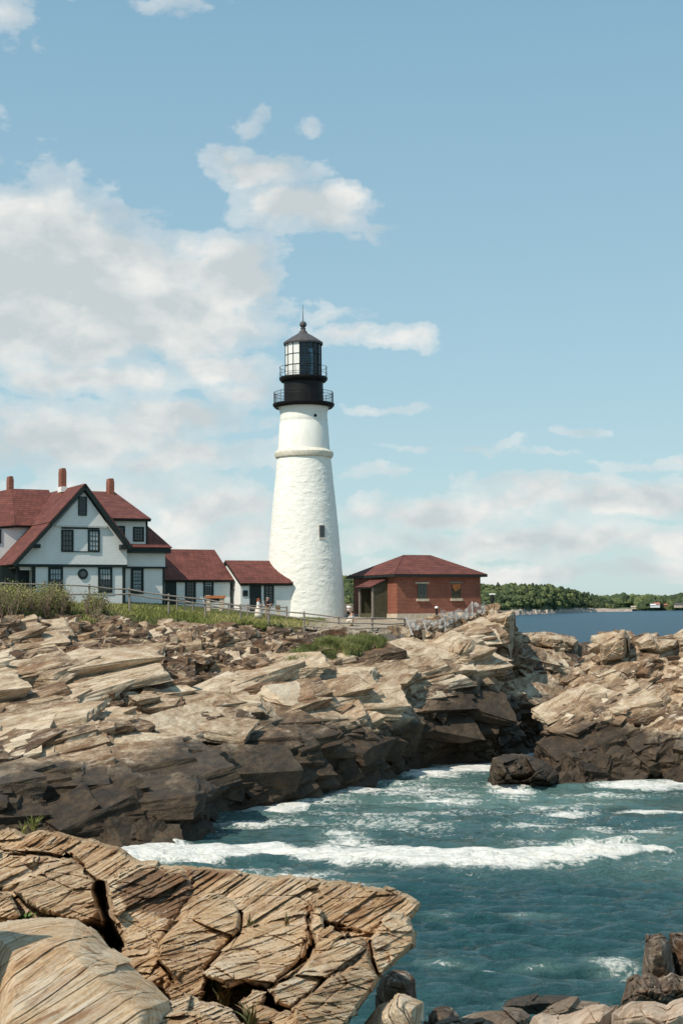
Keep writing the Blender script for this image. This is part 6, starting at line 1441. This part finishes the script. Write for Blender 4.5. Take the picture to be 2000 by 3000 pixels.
nzf = fbm(Gf*np.array([.02, .02, .02]), 4, 71); Gf[..., 2] += 4.5*nzf*np.linspace(0.2, 1, nr)[:, None]; Gf[:2, :, 2] -= 1
m, t = mat('far shore rock and ground', (0.3, 0.25, 0.2), 0.95); s = t.node('ShaderNodeSeparateXYZ'); t.l.new(t.geo, s.inputs[0])
rc = t.ramp(t.noise(t.geo, .12, 6, .7), [(.35, (.20, .15, .12)), (.62, (.46, .38, .32))]); gc = t.ramp(t.noise(t.geo, .05, 5), [(.4, (.03, .05, .018)), (.6, (.06, .085, .03))])
zf_ = t.ramp(t.math('MULTIPLY', t.math('ADD', s.outputs[2], t.math('MULTIPLY', t.noise(t.geo, .05, 4), 6)), .1), [(.78, 0), (.95, 1)])
t.l.new(t.mix(zf_, rc, gc), t.b.inputs['Base Color']); M['far'] = m
o = npmesh('far_headland', Gf, gridfaces(*Gf.shape[:2]), M['far']); o['kind'] = 'structure'
# distant low shore to the right, with rocky strip
def strip(name, pts, depth, m, seed, rough_=1.0):
    u = np.arange(pts[0][0], pts[-1][0], 2.0); top = np.interp(u, [q[0] for q in pts], [q[1] for q in pts]); base = np.interp(u, [q[0] for q in pts], [q[2] for q in pts]); d = EYE*FPX/(base-vhor(u)); G_ = []
    for k in range(10):
        f = k/9; dd = d+depth*f; zt = P(u, top, d+depth*.4)[:, 2]; z = -1+(zt+1)*math.sin(min(1, f*1.6)*math.pi/2) if f < .7 else zt*(1-(f-.7)*2); G_.append(np.stack([(u-1000)/FPX*dd, dd, z], -1))
    G_ = np.stack(G_, 0); sc = d.mean()/1700
    F1, F2, rr, of = worley(G_/np.array([9, 9, 4])/sc, seed); G_[..., 2] += rough_*(rr[0]*5*sc)*np.sin(np.linspace(0, 1, 10)*math.pi)[:, None]
    o = npmesh(name, G_, gridfaces(*G_.shape[:2]), m); o['kind'] = 'structure'; return o
m, t = mat('far pale shore rock', (0.35, 0.29, 0.24), 0.95)
t.l.new(t.ramp(t.noise(t.geo, .2, 6, .7), [(.35, (.16, .12, .095)), (.6, (.50, .42, .35))]), t.b.inputs['Base Color']); M['far_rock'] = m
strip('far_shore_rock', [(1395, 1786, 1806), (1450, 1792, 1803), (1515, 1790, 1802), (1545, 1789, 1801), (1600, 1792, 1799), (1650, 1786, 1796), (1700, 1784, 1794), (1760, 1786, 1792), (1780, 1774, 1791), (1800, 1771, 1789.5), (1825, 1770, 1788.5), (1838, 1778, 1787.5), (1845, 1786, 1787.2)], 60, M['far_rock'], 5)
strip('far_shore_rock', [(1830, 1786.0, 1787.5), (1860, 1784, 1787.0), (1900, 1785, 1786.8), (2000, 1784.5, 1785.5), (2300, 1784, 1785)], 120, M['far_rock'], 6, .4)
# low far wooded land
u = np.arange(1740, 2500, 6.0); G_ = []
for k in range(6): f = k/5; dd = 4300+900*f; G_.append(np.stack([(u-1000)/FPX*dd, dd+0*u, -2+np.sin(min(1, f*1.4)*math.pi/2)*(P(u, 1768+0*u, dd)[:, 2]+2)], -1))
npmesh('far_lowland', np.stack(G_, 0), gridfaces(6, len(u)), M['far'])['kind'] = 'structure'
# woods
m, t = mat('far broadleaf crowns', (0.06, 0.09, 0.03), 0.9, 0, .1); a_ = t.attr('shade')
t.l.new(t.mix(t.ramp(t.noise(t.geo, .25, 4, .7), [(.35, 0), (.65, .5)]), t.ramp(a_, [(0, (.045, .062, .038)), (.45, (.085, .110, .048)), (1, (.165, .185, .075))]), (.035, .055, .025)), t.b.inputs['Base Color']); M['wood_crown'] = m
bm = bmesh.new(); bmesh.ops.create_icosphere(bm, subdivisions=3, radius=1); IV = np.array([v.co[:] for v in bm.verts]); IF = np.array([[v.index for v in f.verts] for f in bm.faces]); bm.free()
def woods(name, spots, seed):
    r = np.random.RandomState(seed); Vs = []; Fs = []; Sh = []; b = 0
    for (x, y, z, rad_, h_, tone_) in spots:
        dsp = 1+0.45*fbm(IV*1.7+r.uniform(0, 50, 3), 3, seed)+0.3*fbm(IV*5+r.uniform(0, 50, 3), 2, seed+1); v = IV*dsp[:, None]*np.array([rad_, rad_, h_])+np.array([x, y, z]); Vs.append(v); Fs.append(IF+b); b += len(IV); Sh.append(np.clip(tone_+.1*IV[:, 2]*0+r.normal(0, .05, len(IV)), 0, 1))
    return npmesh(name, np.concatenate(Vs), np.concatenate(Fs), M['wood_crown'], dict(shade=np.concatenate(Sh)))
r = np.random.RandomState(3); spots = []
for k in range(3800):
    j = r.randint(0, len(us_f)); u_ = us_f[j]
    if u_ < 880 or u_ > 1790 or (1060 < u_ < 1380 and r.rand() < .75): continue
    f = r.uniform(.18, .66); i = int(f*(nr-1)); g = Gf[i, j]
    conif = r.rand() < np.interp(u_, [1400, 1650, 1780], [.12, .3, .8]); rad_ = r.uniform(2.6, 5.6)*(0.6 if conif else 1); h_ = rad_*(1.9 if conif else .85); tone_ = r.uniform(0, .25) if conif else np.clip(r.normal(.6, .3), .1, 1)
    spots.append((g[0]+r.uniform(-4, 4), g[1], g[2]+h_*r.uniform(-.2, .7)+1, rad_, h_, tone_))
tag(woods('far_woods', spots, 5), kind='stuff'); print('trees', len(spots))
spots = []
for k in range(520):
    u_ = r.uniform(1745, 2200); dd = r.uniform(3000, 4300); x = (u_-1000)/FPX*dd; vt = np.interp(u_, [1745, 1775, 2000, 2200], [1760, 1757, 1757, 1757])+r.uniform(0, 20); z = float(P(u_, vt, dd)[2]); rad_ = r.uniform(11, 19)
    spots.append((x, dd, z-4, rad_, rad_*1.0, np.clip(r.normal(.35, .25), 0, 1)))
tag(woods('distant_woods', spots, 6), kind='stuff')
# far cottages
def cottage(u0, u1, vb, vt, d, wallm, roofm, label):
    a, b = P(u0, vb, d), P(u1, vt, d); h = b[2]-a[2]; W_ = b[0]-a[0]; root = empty('cottage', tuple((a+np.array([b[0], b[1], a[2]]))/2)); tag(root, label, 'house')
    mb = MB(); z0 = a[2]-2; z1 = a[2]+h*.55
    mb.prism([(a[0], d, z0), (b[0], d, z0), (b[0], d, z1), (a[0], d, z1)], (0, W_*.6, 0)); mb.build('wall', M[wallm], root)
    mb = MB(); yb = d-.5; mb.prism([(a[0]-.6, yb, z1), (a[0]-.6, yb+W_*.6+1, z1), (a[0]-.6, yb+W_*.3, b[2])], (W_+1.2, 0, 0)); mb.build('roof', M[roofm], root)
    mb = MB()
    for q in (.2, .5, .8): x = a[0]+W_*q; mb.prism([(x-W_*.05, d-.06, z0+2+h*.15), (x+W_*.05, d-.06, z0+2+h*.15), (x+W_*.05, d-.06, z0+2+h*.4), (x-W_*.05, d-.06, z0+2+h*.4)], (0, .1, 0))
    mb.build('window', M['trim'], root)
cottage(1905, 1918, 1777, 1769, 2500, 'white', 'white', 'small all white cottage on the far shore left of the red roofed one')
cottage(1917, 1931, 1777, 1765, 2560, 'white', 'red_paint', 'far white cottage with a red roof above the shore')
cottage(1944, 1953, 1776, 1769, 2700, 'brown', 'red_paint', 'tiny reddish cottage in the far trees')
cottage(1976, 1998, 1777, 1766, 2500, 'concrete', 'lead', 'grey roofed far house at the right edge')
cottage(1848, 1862, 1781, 1775, 2300, 'concrete', 'concrete', 'low pale cottage at the end of the far rocky point')
# repeats of a kind share a group
GROUPS = dict(boulder='boulders along the near shore and in the cove', rock_block='large square blocks on the cliff and islet crest', standing_rock='upright stones at the right edge', grass_clump='grass clumps growing on the near ledge',
              grass_tuft='green tufts in cracks of the headland', leafy_plant='leafy plants in the left crevice', person='visitors around the lighthouse', cottage='cottages on the far shore', split_rail_fence='rail fences by the path')
for o in SC.objects:
    g_ = GROUPS.get(o.name.split('.')[0])
    if o.parent is None and g_: o['group'] = g_
